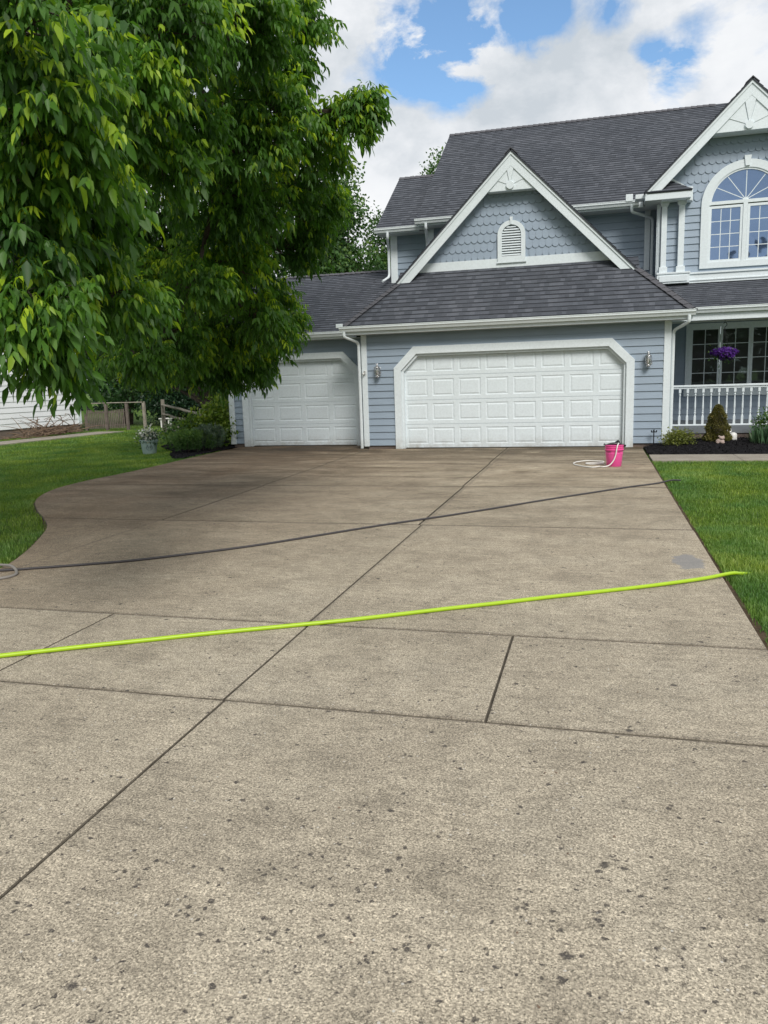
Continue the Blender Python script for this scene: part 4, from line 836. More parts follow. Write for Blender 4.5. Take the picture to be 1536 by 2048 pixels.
def spline(P, n=8):
    P = [Vector(p) for p in P]; P = [P[0]*2-P[1]]+P+[P[-1]*2-P[-2]]; o = []
    for i in range(1, len(P)-2):
        for k in range(n):
            u = k/n; a, b, c, d = P[i-1:i+3]; o.append(.5*((2*b)+(c-a)*u+(2*a-5*b+4*c-d)*u*u+(3*b-a-3*c+d)*u**3))
    return o+[P[-2]]
m = MB(); m.tube(spline([(.38, 13.74, .395), (.36, 13.64, .37), (.345, 13.62, .30), (.33, 13.63, .2), (.29, 13.62, .1), (.22, 13.60, .03), (.12, 13.58, .012), (.06, 13.62, .012), (-.05, 13.52, .012), (-.2, 13.66, .012), (-.36, 13.98, .012), (-.34, 14.3, .012), (-.16, 14.55, .012), (.05, 14.5, .012), (.14, 14.42, .012), (.12, 14.28, .012), (-.05, 14.20, .014), (-.16, 14.1, .014), (-.10, 13.98, .014), (.05, 14.02, .014), (.14, 14.12, .014)]), .0105, 10)
tag(m.build('spray_hose', 'hosewhite', smooth=True), 'white hose looping from the pink bucket onto the concrete', 'hose')
rngh = random.Random(4)
def hose(name, P, r, mat, label, z0=0):
    Q = spline([(x, y, (r if z is None else z)+z0+rngh.uniform(-.001, .001)) for x, y, *z_ in P for z in ([z_[0]] if z_ else [None])], 6); m = MB(); m.tube(Q, r, 12); return tag(m.build(name, mat, smooth=True), label, 'hose')
G = [(1.2, 6.52, -.03), (1.10, 6.40, .0), (1.02, 6.31, .02), (.78, 6.10, .022), (.40, 5.865, .016), (.05, 5.66), (-.30, 5.455), (-.63, 5.255), (-.95, 5.07), (-1.26, 4.885), (-1.56, 4.705), (-1.85, 4.555), (-2.14, 4.405), (-2.42, 4.26), (-2.68, 4.11), (-2.94, 3.965), (-3.19, 3.82), (-3.43, 3.68), (-3.8, 3.45), (-4.4, 3.2), (-5, 3.0)]
hose('garden_hose', G, .0145, 'lime', 'lime green hose stretched across the driveway in the foreground')
K = [(1.20, 11.95, .0), (1.06, 11.80, .02), (.82, 11.50), (.40, 11.08), (-.55, 10.0), (-1.11, 9.31), (-1.61, 8.72), (-1.88, 8.43), (-2.31, 7.97), (-2.71, 7.48), (-3.25, 6.84), (-3.80, 6.34), (-4.15, 6.07), (-4.53, 5.86), (-4.87, 5.69), (-5.05, 5.6), (-5.3, 5.5), (-5.8, 5.3)]
hose('garden_hose', K, .0115, 'greyhose', 'thin dark grey hose crossing the driveway farther back')
hose('hose_coil', [(-5.9, 5.75), (-5.5, 5.72), (-5.17, 5.68, .036), (-5.0, 5.62, .040), (-4.86, 5.50), (-4.86, 5.36), (-5.0, 5.26), (-5.3, 5.2), (-5.8, 5.25)], .0125, 'coilhose', 'loop of light grey hose at the left edge of the driveway')

# ------------------------------------------------------------------ plants by the house
def plant(name, loc, label, cat, parts_fn, group=None):
    t = thing(name, loc, label, cat, group); parts_fn(t); return t
def simple_shrub(name, loc, label, cat, mat, blobs, leaf, count, wid, seed, stem=.02, nst=7, group=None, **kw):
    r = np.random.default_rng(seed); t = thing(name, loc, label, cat, group); L = Vector(loc)
    A = clumps(r, [(loc[0]+b[0], loc[1]+b[1], loc[2]+b[2], b[3], b[4], b[5]) for b in blobs], leaf, count=count, wid=wid, **kw); npmesh('foliage', A[0], A[1], mat, t, A[2])
    m = MB()
    for i in range(nst):
        b = blobs[i % len(blobs)]; e = L+Vector((b[0]+r.normal(0, b[3]*.4), b[1]+r.normal(0, b[4]*.4), b[2]+b[5]*.4)); m.tube(curve_pts(L+Vector((r.normal(0, .03), r.normal(0, .03), -.03)), e, 0, 4, r), [stem, stem*.8, stem*.6, stem*.45, stem*.3], 6, cap=False)
    m.build('stem', 'bark', t); return t
simple_shrub('spirea_shrub', (1.64, 17.0, .06), 'low yellow-green and bronze shrub at the garage corner post', 'shrub', 'bronze', [(-.1, 0, .11, .17, .16, .11), (.11, .02, .12, .18, .16, .12), (0, .0, .17, .15, .13, .10)], .042, 2600, .25, 21)
r = np.random.default_rng(31); t = thing('conifer_shrub', (2.46, 17.55, .08), 'small olive-brown conical conifer in front of the porch railing', 'shrub')
n = 9000; h = r.uniform(0, 1, n)**1.25; rad = .25*np.clip(1-h**1.5, 0, 1)**.62*(.7+.3*r.uniform(0, 1, n)**.4)*(1+.10*np.sin(h*21)); g = r.uniform(0, 2*math.pi, n)
rad *= 1+.10*np.sin(g*5+h*9); P = np.stack([2.46+rad*np.cos(g), 17.55+rad*np.sin(g), .10+h*.74], 1); D = norm(np.stack([np.cos(g)*.7, np.sin(g)*.7, np.full(n, .75)], 1)+r.normal(0, .35, (n, 3)))
v, f, tt = leaflets(P, D, r.normal(size=(n, 3)), r.uniform(.02, .045, n), np.full(n, .22), np.full((n, 1), .3), np.clip(.45+r.normal(0, .22, n)+.12*np.sin(g*3+h*14), 0, 1)); npmesh('foliage', v, [f], 'thuja', t, tt)
m = MB(); m.tube([(2.46, 17.55, .04), (2.46, 17.55, .6)], [.02, .006], 6); m.lathe([(.10, .06), (.16, .2), (.12, .45), (.04, .62)], (2.46, 17.55, .05), 12); m.build('stem', 'bark', t)
# iris clump and leafy bush at the right edge
r = np.random.default_rng(41); t = thing('iris_clump', (3.28, 17.05, .08), 'clump of upright grey-green sword leaves at the right edge of the bed', 'plant'); n = 170
g = r.uniform(0, 2*math.pi, n); q = r.uniform(0, .28, n); P = np.stack([3.32+q*np.cos(g)*1.1, 17.05+q*np.sin(g)*.6, np.full(n, .07)], 1); D = norm(np.stack([np.cos(g)*.35*q/.28, np.sin(g)*.3*q/.28, np.ones(n)], 1)+r.normal(0, .12, (n, 3)))
v, f, tt = leaflets(P, D, r.normal(size=(n, 3)), r.uniform(.25, .42, n), np.full(n, .045), np.full((n, 1), .3), np.clip(r.normal(.5, .2, n), 0, 1), .15); npmesh('foliage', v, [f], 'iris', t, tt)
simple_shrub('leafy_shrub', (3.55, 17.7, .08), 'round bright green shrub behind the sword leaves by the porch', 'shrub', 'leaf2', [(0, 0, .3, .32, .3, .28), (.4, 0, .3, .3, .3, .3)], .05, 2600, .35, 42)
# figurine, jug
t = thing('stone_figurine', (2.45, 17.05, .085), 'small pinkish stone animal figurine sitting in the mulch by the conifer', 'figurine')
def blob(name, els, mat, parent, res=.012):
    bm = bmesh.new()
    for (c, rr) in els:
        g = bmesh.ops.create_icosphere(bm, subdivisions=3, radius=1, matrix=Matrix.Translation(Vector(c)-ORG[parent.name]) @ Matrix.Diagonal((*rr, 1)))
    me = bpy.data.meshes.new(name); bm.to_mesh(me); bm.free(); me.materials.append(MT[mat]); o = bpy.data.objects.new(name, me); COL.objects.link(o); o.parent = parent
    rm = o.modifiers.new('remesh', 'REMESH'); rm.mode = 'VOXEL'; rm.voxel_size = res*.5; rm.use_smooth_shade = True; sm = o.modifiers.new('smooth', 'SMOOTH'); sm.iterations = 4; ORG[o.name] = ORG[parent.name]; return o
fx, fy, fz = 2.45, 17.05, .08
blob('body', [((fx, fy, fz+.055), (.085, .06, .055)), ((fx-.05, fy-.03, fz+.03), (.035, .035, .03)), ((fx+.04, fy-.035, fz+.03), (.045, .035, .032)), ((fx+.03, fy-.02, fz+.12), (.055, .045, .042)), ((fx+.02, fy-.06, fz+.112), (.022, .02, .018)), ((fx-.02, fy+.0, fz+.155), (.03, .012, .014)), ((fx+.065, fy, fz+.15), (.014, .01, .02))], 'stone', t)
t = thing('white_jug', (2.80, 17.75, .09), 'white plastic jug in the mulch in front of the porch', 'jug')
m = MB(); m.lathe([(.07, 0), (.078, .01), (.08, .05), (.074, .055), (.08, .062), (.08, .12), (.07, .145), (.045, .16), (.03, .17)], (2.80, 17.75, .09), 24); m.build('body', 'wplastic', t, smooth=True)
t = thing('white_statuette', (2.76, 18.05, .10), 'slim white statuette standing behind the white jug by the railing', 'figurine')
m = MB(); m.lathe([(.045, 0), (.04, .02), (.028, .05), (.034, .09), (.026, .14), (.036, .18), (.04, .22), (.022, .25), (.03, .275), (.028, .30), (.01, .318)], (2.76, 18.05, .10), 16); m.build('body', 'wplastic', t, smooth=True)
m = MB(); m.tube([(2.73, 18.04, .32), (2.72, 18.0, .27), (2.75, 17.99, .24)], .011, 6); m.tube([(2.79, 18.04, .32), (2.80, 18.0, .27), (2.77, 17.99, .24)], .011, 6); m.build('arm', 'wplastic', t, smooth=True)
# hanging basket
t = thing('hanging_basket', (2.64, 18.35, 2.62), 'hanging basket of purple petunias under the porch eave', 'flower basket')
r = np.random.default_rng(51); n = 1300; u = sphere(r, n); P = np.array([2.64, 18.35, 1.95])+u*np.array([.27, .22, .085])*r.uniform(.75, 1.05, (n, 1)); P[:, 2] -= .35*np.clip(np.abs(P[:, 0]-2.64)-.12, 0, 1)*.25; P[:, 2] -= np.where(r.uniform(0, 1, n) < .25, r.uniform(0, .10, n), 0)*(np.abs(P[:, 0]-2.7) < .16)
parts = []
for k in range(5):
    a = 2*math.pi*k/5; nn = norm(u+r.normal(0, .3, (n, 3))); s1 = norm(np.cross(nn, [0, 0, 1.])+1e-5); s2 = np.cross(nn, s1); D = norm(s1*math.cos(a)+s2*math.sin(a)+nn*.3); v, f, tt = leaflets(P, D, np.cross(D, nn), np.full(n, .032), np.full(n, .5), np.full((n, 1), .05), np.clip(r.normal(.45, .25, n), 0, 1)); parts.append((v, [f], tt))
A = merge(parts); npmesh('flowers', A[0], A[1], 'petal', t, A[2])
A = clumps(r, [(2.64, 18.35, 1.92, .22, .18, .08), (2.66, 18.33, 1.84, .12, .1, .08)], .04, count=300, wid=.3); npmesh('foliage', A[0], A[1], 'leaf2', t, A[2])
m = MB(); m.lathe([(.07, 0), (.10, .03), (.125, .11), (.12, .12)], (2.64, 18.35, 1.78), 20); m.build('basket', 'black', t, smooth=True)
m = MB()
for k in range(3): g = k*2.09; m.tube([(2.64+.12*math.cos(g), 18.35+.12*math.sin(g), 1.9), (2.64, 18.35, 2.42)], .0025, 5)
m.tube(spline([(2.64, 18.35, 2.40), (2.64, 18.35, 2.47), (2.675, 18.35, 2.50), (2.67, 18.35, 2.55), (2.635, 18.35, 2.565), (2.61, 18.35, 2.54)]), .007, 6); m.tube([(2.635, 18.35, 2.565), (2.64, 18.35, 2.63)], .005, 6); m.build('hook', 'darkmetal', t)

# pot with flowers and monogram
pc = (-10.55, 16.82, -.03); t = thing('flower_pot', pc, 'pale green planter pot with a dark letter W standing on the lawn', 'flower pot')
m = MB(); m.lathe([(.155, 0), (.16, .01), (.20, .30), (.225, .305), (.23, .35), (.205, .355), (.20, .33), (.15, .31)], pc, 32); m.build('pot_body', 'pot', t, smooth=True)
m = MB(); d = (Vector((0, 0, 0))-Vector((pc[0], pc[1], 0))).normalized(); sx = Vector((-d.y, d.x, 0)); sx = -sx if sx.x < 0 else sx
def onpot(u, z): 
    rr = .16+.04*(z/.3)+.004; g = u/rr; return Vector(pc)+(d*math.cos(g)+sx*math.sin(g))*rr+Vector((0, 0, z))
def stroke(P, r=.006): m.tube([onpot(*p) for p in P], r, 6)
stroke([(-.045, .22), (-.022, .15), (0, .205), (.022, .15), (.045, .22)], .008); stroke([(-.05, .222), (-.03, .222)]); stroke([(.03, .222), (.05, .222)])
stroke([(-.06, .20), (-.075, .17), (-.06, .13), (-.03, .11), (-.008, .105)], .004); stroke([(.06, .20), (.075, .17), (.06, .13), (.03, .11), (.008, .105)], .004)
for s in (-1, 1):
    for (a, b) in ((.078, .19), (.082, .165), (.072, .14)): stroke([(s*a, b), (s*(a-.018), b-.004)], .004)
m.build('monogram', 'potdark', t)
r = np.random.default_rng(61); A = clumps(r, [(pc[0], pc[1], .37, .19, .17, .07)], .05, count=600, wid=.35); npmesh('foliage', A[0], A[1], 'lavender', t, A[2])
parts = []
for c in [(pc[0]+.05, pc[1]-.04, .45), (pc[0]+.09, pc[1]-.02, .43), (pc[0]-.08, pc[1]-.05, .42), (pc[0]+.02, pc[1]-.08, .43)]:
    A = clumps(r, [(*c, .012, .012, .01)], .055, count=60, wid=.5, shell=.1); npmesh('flower', A[0], A[1], 'wpetal', t, A[2])

# left bed shrubs
def needles(name, loc, label, mat, R, H_, n, ln, wd, seed, cat='shrub'):
    r = np.random.default_rng(seed); t = thing(name, loc, label, cat); m0 = 70; bx = r.normal(0, .35, (m0, 2))*np.array(R); i = r.integers(0, m0, n)
    base = np.stack([loc[0]+bx[i, 0], loc[1]+bx[i, 1], np.full(n, loc[2])], 1); hh = H_*np.clip(1-(bx[i, 0]/R[0])**2*.5-(bx[i, 1]/R[1])**2*.4, .35, 1); s = r.uniform(.15, 1, n)
    out_ = np.stack([bx[i, 0]/R[0]*.45, bx[i, 1]/R[1]*.45, np.ones(n)], 1)+np.stack([r.normal(0, .12, m0)[i], r.normal(0, .12, m0)[i], np.zeros(n)], 1); P = base+norm(out_)*(hh*s)[:, None]
    D = norm(out_*.8+r.normal(0, .45, (n, 3))); v, f, tt = leaflets(P, D, r.normal(size=(n, 3)), ln*r.uniform(.6, 1.3, n), np.full(n, wd), np.full((n, 1), .3), np.clip(.3+.4*s+r.normal(0, .15, n), 0, 1), .1); npmesh('foliage', v, [f], mat, t, tt)
    m = MB()
    for k in range(16): m.tube([(loc[0]+bx[k, 0], loc[1]+bx[k, 1], loc[2]-.03), (loc[0]+bx[k, 0]*1.3, loc[1]+bx[k, 1]*1.3, loc[2]+H_*.5)], .006, 5)
    m.build('stem', 'bark', t); return t
needles('feathery_shrub', (-9.52, 17.0, 0), 'low feathery green shrub in the mulch just right of the flower pot', 'leaf2', (.58, .5), .5, 8000, .09, .07, 71)
needles('lavender_shrub', (-9.25, 17.45, 0), 'grey-green lavender bush with pale stems beside the garage corner', 'lavender', (.45, .4), .62, 5000, .085, .06, 72)
simple_shrub('yellow_shrub', (-9.75, 18.4, 0), 'yellow-green leafy shrub growing up against the garage corner board', 'shrub', 'leafyellow', [(.2, 0, .75, .35, .35, .3), (-.1, 0, .5, .4, .35, .3), (.35, -.1, .45, .3, .3, .35), (.25, .1, 1.0, .25, .25, .2)], .085, 2600, .38, 73)
simple_shrub('green_shrub', (-10.4, 18.2, 0), 'small mid-green shrub in front of the rail fence post', 'shrub', 'leaf2', [(0, 0, .35, .4, .35, .3), (.3, .1, .5, .3, .3, .25)], .06, 2200, .33, 74)

# ------------------------------------------------------------------ fences, gate, bench, brush pile
t = thing('rail_fence', (-12.6, 22, 0), 'weathered split-rail fence sloping between two posts behind the flower pot', 'fence')
m = MB(); m.tube([(-14.98, 24.96, -.1), (-14.98, 24.96, .6), (-14.97, 24.96, 1.14)], [.075, .07, .065], 8); m.build('post', 'cedar', t)
m = MB(); m.tube([(-10.2, 18.9, -.1), (-10.19, 18.9, .5), (-10.18, 18.9, .98)], [.08, .075, .07], 8); m.build('post', 'cedar', t)
rr = np.random.default_rng(81)
for za, zb in ((.96, .80), (.62, .56), (.27, .34), (.12, .2)):
    P = [Vector((-14.98, 24.9, za)).lerp(Vector((-10.2, 18.95, zb)), q/6)+Vector(rr.normal(0, .012, 3)) for q in range(7)]; m = MB(); m.tube(P, [.035, .05, .055, .05, .055, .05, .035], 6, flat=.75); m.build('rail', 'cedar', t)
t = thing('garden_gate', (-18, 26.5, 0), 'open wooden gate frame with a low picket panel beside the white house', 'gate')
pp = [(-19.2, 26.35), (-18.35, 26.45), (-17.6, 26.7), (-17.03, 26.99)]
for x, y in pp: m = MB(); m.box(x-.05, y-.05, -.05, x+.05, y+.05, 1.0); m.build('post', 'oldwood' if x < -17.3 else 'cedar', t, bevel=.006)
m = MB(); m.tube([(-19.25, 26.34, 1.03), (-18.0, 26.56, 1.035), (-16.98, 27.0, 1.02)], .04, 6, flat=.6); m.build('top_rail', 'cedar', t)
m = MB(); a, b = Vector((-19.15, 26.30, 0)), Vector((-17.65, 26.6, 0)); n = 22
for i in range(n):
    p = a.lerp(b, (i+.5)/n); hgt = .80-.07*(1-math.cos(i/n*6.28))*.5; m.box(p.x-.022, p.y-.01, .06, p.x+.022, p.y+.01, hgt)
m.tube([a+Vector((0, .02, .18)), b+Vector((0, .02, .18))], .022, 6); m.tube([a+Vector((0, .02, .68)), b+Vector((0, .02, .68))], .022, 6); m.build('picket_panel', 'oldwood', t)
t = thing('garden_bench', (-16.85, 28.3, 0), 'little white bench beyond the lawn, behind the tall fence post', 'bench')
m = MB(); m.box(-17.1, 28.1, .30, -16.6, 28.4, .34); m.build('seat', 'wplastic', t)
for x in (-17.02, -16.68): m = MB(); m.box(x-.03, 28.15, -.04, x+.03, 28.35, .30); m.build('leg', 'wplastic', t)
r = np.random.default_rng(91); m = MB()
for i in range(150):
    c = Vector((-18.75+r.normal(0, .22), 23.6+r.normal(0, .8), .02+abs(r.normal(0, .09)))); L = r.uniform(.35, 1.1); a = r.uniform(0, 6.28); dz = abs(r.normal(0, .25)); d = Vector((math.cos(a)*.55, math.sin(a), dz)).normalized(); s = Vector((-d.y, d.x, 0))*r.normal(0, .12)
    m.tube([c, c+d*L*.35+s*.5, c+d*L*.7+s, c+d*L+s*.5+Vector((0, 0, -.05))], [.016, .013, .009, .004], 5, cap=False)
for i in range(9):
    c = Vector((-18.7+r.normal(0, .15), 23.3+r.normal(0, .6), .25)); e = c+Vector((r.normal(0, .15), r.normal(0, .3), r.uniform(.25, .5))); m.tube([c, c.lerp(e, .5)+Vector((.03, .02, 0)), e, e+Vector((r.normal(0, .1), -.12, .02)), e+Vector((r.normal(0, .1), -.16, -.06))], [.012, .012, .011, .012, .008], 5, cap=False)
tag(m.build('brush_pile', 'dry'), 'pile of cut brown branches along the wall of the white house', 'brush pile')
# neighbour
t = thing('neighbour_house', (-20, 24, 0), 'white clapboard house at the far left behind the tree', 'house')
nx, ny = -19.35, 26.2; wd = Vector((-.16, -1, 0)).normalized(); nr = Vector((1, -.16, 0)).normalized(); m = MB()
rows(m, [R4(0, 14, .28, 5.4)], .19, .02, .28, lambda u, v: Vector((nx, ny, 0))+wd*u+Vector((0, 0, v)), nr)
bk = Vector((-1, .16, 0)).normalized(); rows(m, [R4(0, 9, .28, 5.4)], .19, .02, .28, lambda u, v: Vector((nx, ny, 0))+bk*u+Vector((0, 0, v)), -wd); m.build('wall', 'nsiding', t, recalc=False)
m = MB(); m.prism([Vector((nx, ny, -.05))-nr*.02-wd*-.02, Vector((nx, ny, -.05))+wd*14-nr*.02, Vector((nx, ny, -.05))+wd*14+bk*9, Vector((nx, ny, -.05))+bk*9+wd*.02], (0, 0, .33)); m.build('foundation', 'foundation', t)
m = MB(); c0 = Vector((nx, ny, .25)); m.prism([c0-wd*.012+nr*.03, c0+wd*.13+nr*.03, c0+wd*.13, c0+bk*.12, c0+bk*.12-wd*.03, c0-wd*.03+nr*.03], (0, 0, 5.1)); m.build('corner_board', 'white', t)
P0 = Vector((nx, ny, 5.35))-wd*.4+nr*.5; m = MB(); A_ = P0; B_ = P0+wd*15; mid = bk*5; m.prism([A_, A_+mid+Vector((0, 0, 3)), A_+mid*2], B_-A_); m.build('roof', 'cap', t)
# black downspout foot
# ------------------------------------------------------------------ trees
def tree_simple(name, loc, label, mat, blobs, leaf, count, seed, r0=.16, h=3, group=None, wid=.33, tint0=.42, cat='tree'):
    r = np.random.default_rng(seed); t = thing(name, loc, label, cat, group); A = clumps(r, [(loc[0]+b[0], loc[1]+b[1], b[2], b[3], b[4], b[5]) for b in blobs], leaf, count=count, wid=wid, tint0=tint0, shell=.35); npmesh('crown', A[0], A[1], mat, t, A[2])
    L = Vector(loc); pl = [(curve_pts(L+Vector((0, 0, -.1)), L+Vector((.1, .1, h)), 0, 5, r), [r0, r0*.9, r0*.85, r0*.8, r0*.72, r0*.65])]
    for b in blobs: pl.append((curve_pts(L+Vector((.05, .05, h*r.uniform(.6, .95))), L+Vector((b[0], b[1], b[2]-L.z)), .04, 5, r), [r0*.5, r0*.42, r0*.34, r0*.26, r0*.18, r0*.1]))
    branchy(pl).build('trunk', 'bark', t, smooth=True); return t
def blobs_rand(r, n, R, z0, z1, s, taper=0.): 
    o = []
    for _ in range(n):
        z = r.uniform(z0, z1); k = 1-taper*(z-z0)/(z1-z0); a = r.uniform(0, 6.28); q = R*k*math.sqrt(r.uniform(0, 1)); o.append((q*math.cos(a), q*math.sin(a), z, s*r.uniform(.7, 1.3), s*r.uniform(.7, 1.3), s*r.uniform(.55, .9)))
    return o
rr = np.random.default_rng(101); G1 = 'tall trees behind the house'
tree_simple('shade_tree', (-11.2, 34, 0), 'tall green tree rising behind the single garage roof', 'leaf2', blobs_rand(rr, 34, 3.1, 3, 10.0, 1.25, .65)+[(.6, 0, 10.3, .6, .6, .6), (-.4, 0, 10.9, .5, .5, .5)], .15, 26000, 102, .22, 4, G1)
tree_simple('shade_tree', (-8.2, 36, 0), 'darker tree between the garage roof and the left end of the house', 'leaf2', blobs_rand(rr, 24, 2.2, 2.5, 8.3, 1.1, .5), .14, 18000, 103, .2, 4, G1, tint0=.3)
tree_simple('shade_tree', (-7.0, 38, 0), 'tree top peeking out behind the left end of the main roof', 'leaf2', blobs_rand(rr, 14, 1.6, 8, 11.6, .9, .5), .14, 9000, 104, .2, 8, G1, tint0=.4)
tree_simple('shade_tree', (-15.5, 33, 0), 'broad tree behind the fence, mostly hidden by the ash foliage', 'leaf2', blobs_rand(rr, 40, 3.6, 1.2, 11, 1.5, .4), .16, 26000, 105, .25, 4, G1, tint0=.2)
tree_simple('shade_tree', (-20.5, 31, 0), 'leafy tree directly behind the picket gate', 'leaf2', blobs_rand(rr, 34, 3.0, 1.0, 9, 1.5, .3), .16, 20000, 106, .25, 3, G1, tint0=.15)
tree_simple('evergreen_tree', (-17.2, 29.5, 0), 'dark evergreen just right of the gate, behind the lawn', 'leafdark', blobs_rand(rr, 26, 1.1, .3, 4.6, .6, .6), .10, 15000, 107, .12, 3, tint0=.3)
tree_simple('crabapple_tree', (-11.5, 21.6, 0), 'crooked dark-trunked tree beside the garage behind the rail fence', 'leafyellow', [(-.8, 0, 2.2, .9, .8, .5), (-2.0, .3, 1.9, .8, .7, .5), (.6, -.6, 2.6, .8, .7, .5), (-1.4, -.4, 2.7, .9, .8, .5), (0, .4, 3.2, 1, .8, .6), (-2.8, .8, 2.4, .8, .7, .55), (1.2, -.8, 3.0, .6, .6, .5)], .085, 14000, 108, .15, 1.3, tint0=.18)
A = clumps(np.random.default_rng(120), [(x, 52+rr.normal(0, 2), rr.uniform(1, 3), 4, 3, 3.2) for x in np.arange(-46, 8, 3.0)], .4, count=16000, wid=.35, tint0=.12); tag(npmesh('distant_wood', A[0], A[1], 'leafdark', tint=A[2]), 'dark belt of woodland far behind the fence and houses', kind='stuff')
A = clumps(np.random.default_rng(121), [(x, -38+rr.normal(0, 3), rr.uniform(1, 7), 5, 3, rr.uniform(2.5, 4.5)) for x in np.arange(-60, 60, 2.6)], .8, count=20000, wid=.45, tint0=.1); tag(npmesh('distant_wood', A[0], A[1], 'leafdark', tint=A[2]), 'trees across the street, seen only as reflections in the windows', kind='stuff')

# ---- big ash tree reaching in from the left
TB = (-6.9, 6.1, 0.)
AT = thing('ash_tree', TB, 'large leafy ash tree overhanging the driveway from the left', 'tree')
BG = [(-2.64,3.37,3.26,0.39,0.27),(-2.73,3.55,3.00,0.43,0.25),(-2.86,3.95,3.37,0.38,0.24),(-2.87,3.79,2.77,0.45,0.21),(-3.02,4.33,2.71,0.32,0.18),(-3.00,3.66,2.40,0.35,0.21),(-3.20,4.28,2.37,0.32,0.18),(-2.97,3.63,2.06,0.37,0.16),(-3.20,4.58,2.16,0.44,0.13),(-2.91,3.56,1.90,0.20,0.08),(-3.28,5.02,2.14,0.30,0.12),(-2.93,3.78,1.76,0.08,0.05),(-3.00,5.22,4.03,0.56,0.34),(-3.14,4.95,3.58,0.45,0.24),(-3.26,5.86,3.60,0.41,0.32),(-3.18,5.53,3.25,0.26,0.22),(-3.43,5.11,3.34,0.34,0.21),(-2.98,6.30,4.47,0.66,0.39),(-2.90,7.46,4.91,0.50,0.38),(-2.97,7.38,4.54,0.30,0.28),(-2.98,7.05,4.06,0.48,0.32),(-3.28,6.97,3.75,0.63,0.37),(-2.92,7.77,4.00,0.36,0.30),(-2.42,7.83,4.14,0.24,0.14),(-2.22,7.85,4.26,0.07,0.12),(-2.80,8.28,3.98,0.18,0.14),(-3.69,7.54,3.42,0.74,0.40),(-3.34,8.37,3.67,0.52,0.34),(-3.06,8.92,3.63,0.2,0.2),(-3.22,8.89,3.42,0.22,0.2),(-4.14,8.10,2.94,0.73,0.39),(-3.72,9.13,3.23,0.59,0.33),(-4.32,9.70,2.72,0.5,0.38),(-4.12,10.24,2.42,0.2,0.33),(-4.56,9.53,2.41,0.63,0.42),(-4.36,10.15,2.08,0.26,0.26),(-4.96,9.81,1.85,0.51,0.33),(-4.60,9.99,1.84,0.29,0.22),(-5.29,8.85,3.53,0.76,0.55),(-5.73,9.86,3.02,0.91,0.53),(-5.70,9.96,2.22,0.68,0.45),(-5.19,7.87,2.77,0.56,0.44),(-6.36,10.17,1.95,0.55,0.25),(-4.85,7.58,1.95,0.45,0.16),(-4.99,8.66,1.95,0.44,0.18),(-5.09,9.75,1.85,0.38,0.18),(-4.81,8.18,2.15,0.50,0.22),(-4.72,9.37,2.15,0.38,0.24),(-2.30,7.83,4.22,0.07,0.09),(-3.88,7.15,2.61,0.38,0.22),(-3.84,8.57,2.42,0.28,0.2),(-3.84,9.04,2.25,0.22,0.16)]
UP = [(-5.5, 7.5, 5.2, 1.5, .9), (-4.2, 6.5, 5.6, 1.2, .8), (-3.4, 5.2, 5.0, .9, .6), (-6.5, 9, 4.6, 1.4, .9), (-7.5, 7, 5.5, 1.6, 1.1), (-8.5, 8.5, 4.2, 1.4, .9), (-6.3, 4.5, 5.2, 1.4, .9), (-4.6, 4.2, 4.4, .9, .6), (-7.4, 9.8, 3.2, 1.2, .7), (-6.2, 7.2, 6.6, 1.8, 1.0), (-4.4, 8.6, 5.2, 1.1, .6), (-5.6, 5.4, 3.9, 1.0, .6), (-8.6, 5.2, 4.4, 1.4, .9), (-5.0, 3.4, 3.4, .9, .6), (-6.9, 10.8, 2.6, 1.0, .6), (-5, 10, 8.2, 2.2, 1.2), (-3.6, 9, 7.6, 1.7, .9), (-4.2, 12, 9.4, 2.1, 1.2), (-6.2, 12.5, 8.6, 2.3, 1.3), (-6.5, 8, 9, 2.4, 1.4), (-8.3, 11, 7.8, 2.2, 1.3), (-9.5, 13.5, 7.0, 2.2, 1.3), (-3.2, 6.6, 6.9, 1.4, .8), (-6.8, 4.8, 8, 2.2, 1.2), (-5.4, 13.8, 9.8, 1.8, 1.0), (-9.5, 8.5, 6.5, 1.8, 1.2)]  # upper boughs mostly out of view, added to block light from above
rng = np.random.default_rng(7); parts = []; twigs = MB()
J = [Vector((-6.6, 6.4, 2.6)), Vector((-6.3, 7.0, 3.6)), Vector((-6.0, 6.0, 4.4)), Vector((-5.5, 7.6, 4.0)), Vector((-5.0, 6.6, 4.0)), Vector((-5.6, 8.8, 3.1)), Vector((-4.6, 5.2, 3.7)), Vector((-4.4, 4.6, 2.9)), Vector((-3.75, 7.7, 3.75))]
limbs = [([Vector(TB)+Vector((0, 0, -.1)), Vector(TB)+Vector((.02, 0, .4)), Vector((-6.8, 6.2, 1.6)), J[0]], [.34, .27, .24, .22]), ([J[0], Vector((-6.4, 6.8, 3.1)), J[1]], [.2, .17, .15]), ([J[0], Vector((-6.35, 6.1, 3.5)), J[2]], [.19, .16, .13]), ([J[1], Vector((-5.9, 7.4, 3.9)), J[3]], [.13, .11, .09]), ([J[2], Vector((-5.5, 6.2, 4.3)), J[4]], [.12, .10, .08]), ([J[1], Vector((-6.0, 8.0, 3.4)), J[5]], [.12, .10, .08]), ([J[2], Vector((-5.2, 5.6, 4.1)), J[6]], [.11, .09, .07]), ([J[6], Vector((-4.6, 4.9, 3.3)), J[7]], [.06, .05, .04]), ([J[3], Vector((-4.6, 7.7, 3.9)), J[8]], [.08, .065, .045]), ([J[2], Vector((-6.3, 6.6, 5.6)), Vector((-6.2, 7.1, 7.0))], [.12, .09, .05])]
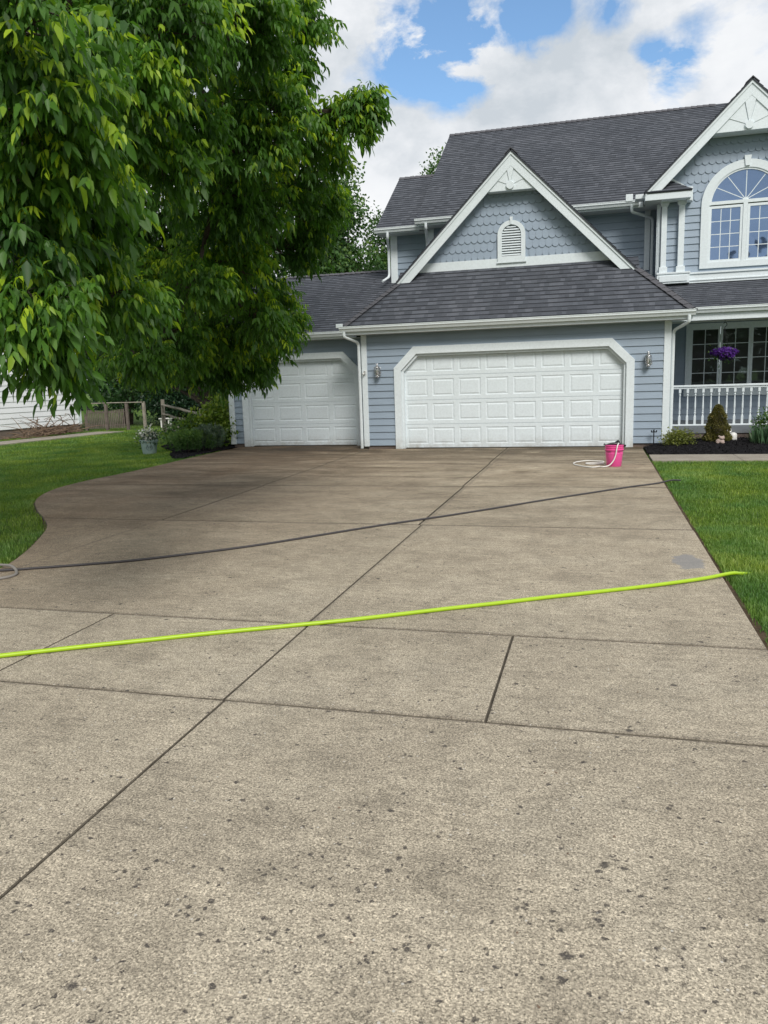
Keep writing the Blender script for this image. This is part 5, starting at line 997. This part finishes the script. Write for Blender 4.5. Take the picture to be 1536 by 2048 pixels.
for bi, b in enumerate(BG+UP):
    c = np.array(b[:3]); R = np.array([b[3], (b[3]+b[4])/2, b[4]]); big = bi >= len(BG)
    # sub-branch from nearest joint
    j = min(J, key=lambda q: (q-Vector(c)).length); limbs.append((curve_pts(j, Vector(c)-Vector((0, 0, b[4]*.3)), .05, 5, rng), [.045, .038, .03, .024, .018, .011]))
    nt_ = int((20+135*(R[0]*R[1]+R[0]*R[2]))*(.22 if big else 1)); u = sphere(rng, nt_); u[:, 2] = u[:, 2]*.8-.05; out2 = norm(c-np.array(TB)-np.array([0, 0, 2.5])); u = norm(u+out2*.35)
    end = c+u*R*rng.uniform(.65, .97, (nt_, 1)); st = c+u*R*.15+rng.normal(0, .04, (nt_, 3)); nl = 6 if not big else 5; sz = 1.0 if not big else 1.9
    btint = rng.normal(0, .07); yg = rng.uniform(0, 1, nt_)
    for k in range(nl):
        tt = .3+.7*k/(nl-1); P = st+(end-st)*tt+rng.normal(0, .015, (nt_, 3)); side = np.cross(u, [0, 0, 1.]); side = norm(side+1e-6)*(1 if k % 2 else -1)
        D = norm(u*(.4+.6*tt)+side*(.8*(1-tt*.6))+rng.normal(0, .25, (nt_, 3))+np.array([0, 0, .1])); Lr = rng.uniform(.12, .22, nt_)*sz*(1.0 if k < nl-1 else .85)
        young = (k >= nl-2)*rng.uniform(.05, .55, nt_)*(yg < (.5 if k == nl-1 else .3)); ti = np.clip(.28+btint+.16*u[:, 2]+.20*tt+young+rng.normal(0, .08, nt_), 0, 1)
        parts.append(compound(rng, P, D, Lr, ti, 3, 1.0))
    for a, e_ in zip(st[:: 2], end[:: 2]): twigs.tube([Vector(a), Vector(a).lerp(Vector(e_), .5)+Vector((0, 0, .02)), Vector(e_)], [.007, .005, .003], 4, cap=False)
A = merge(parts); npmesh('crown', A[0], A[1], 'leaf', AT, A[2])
tm = branchy(limbs); tm.faces(twigs.v, twigs.f); tm.build('trunk', 'bark', AT, smooth=True)
print('leaf faces', sum(len(f) for f in A[1]))
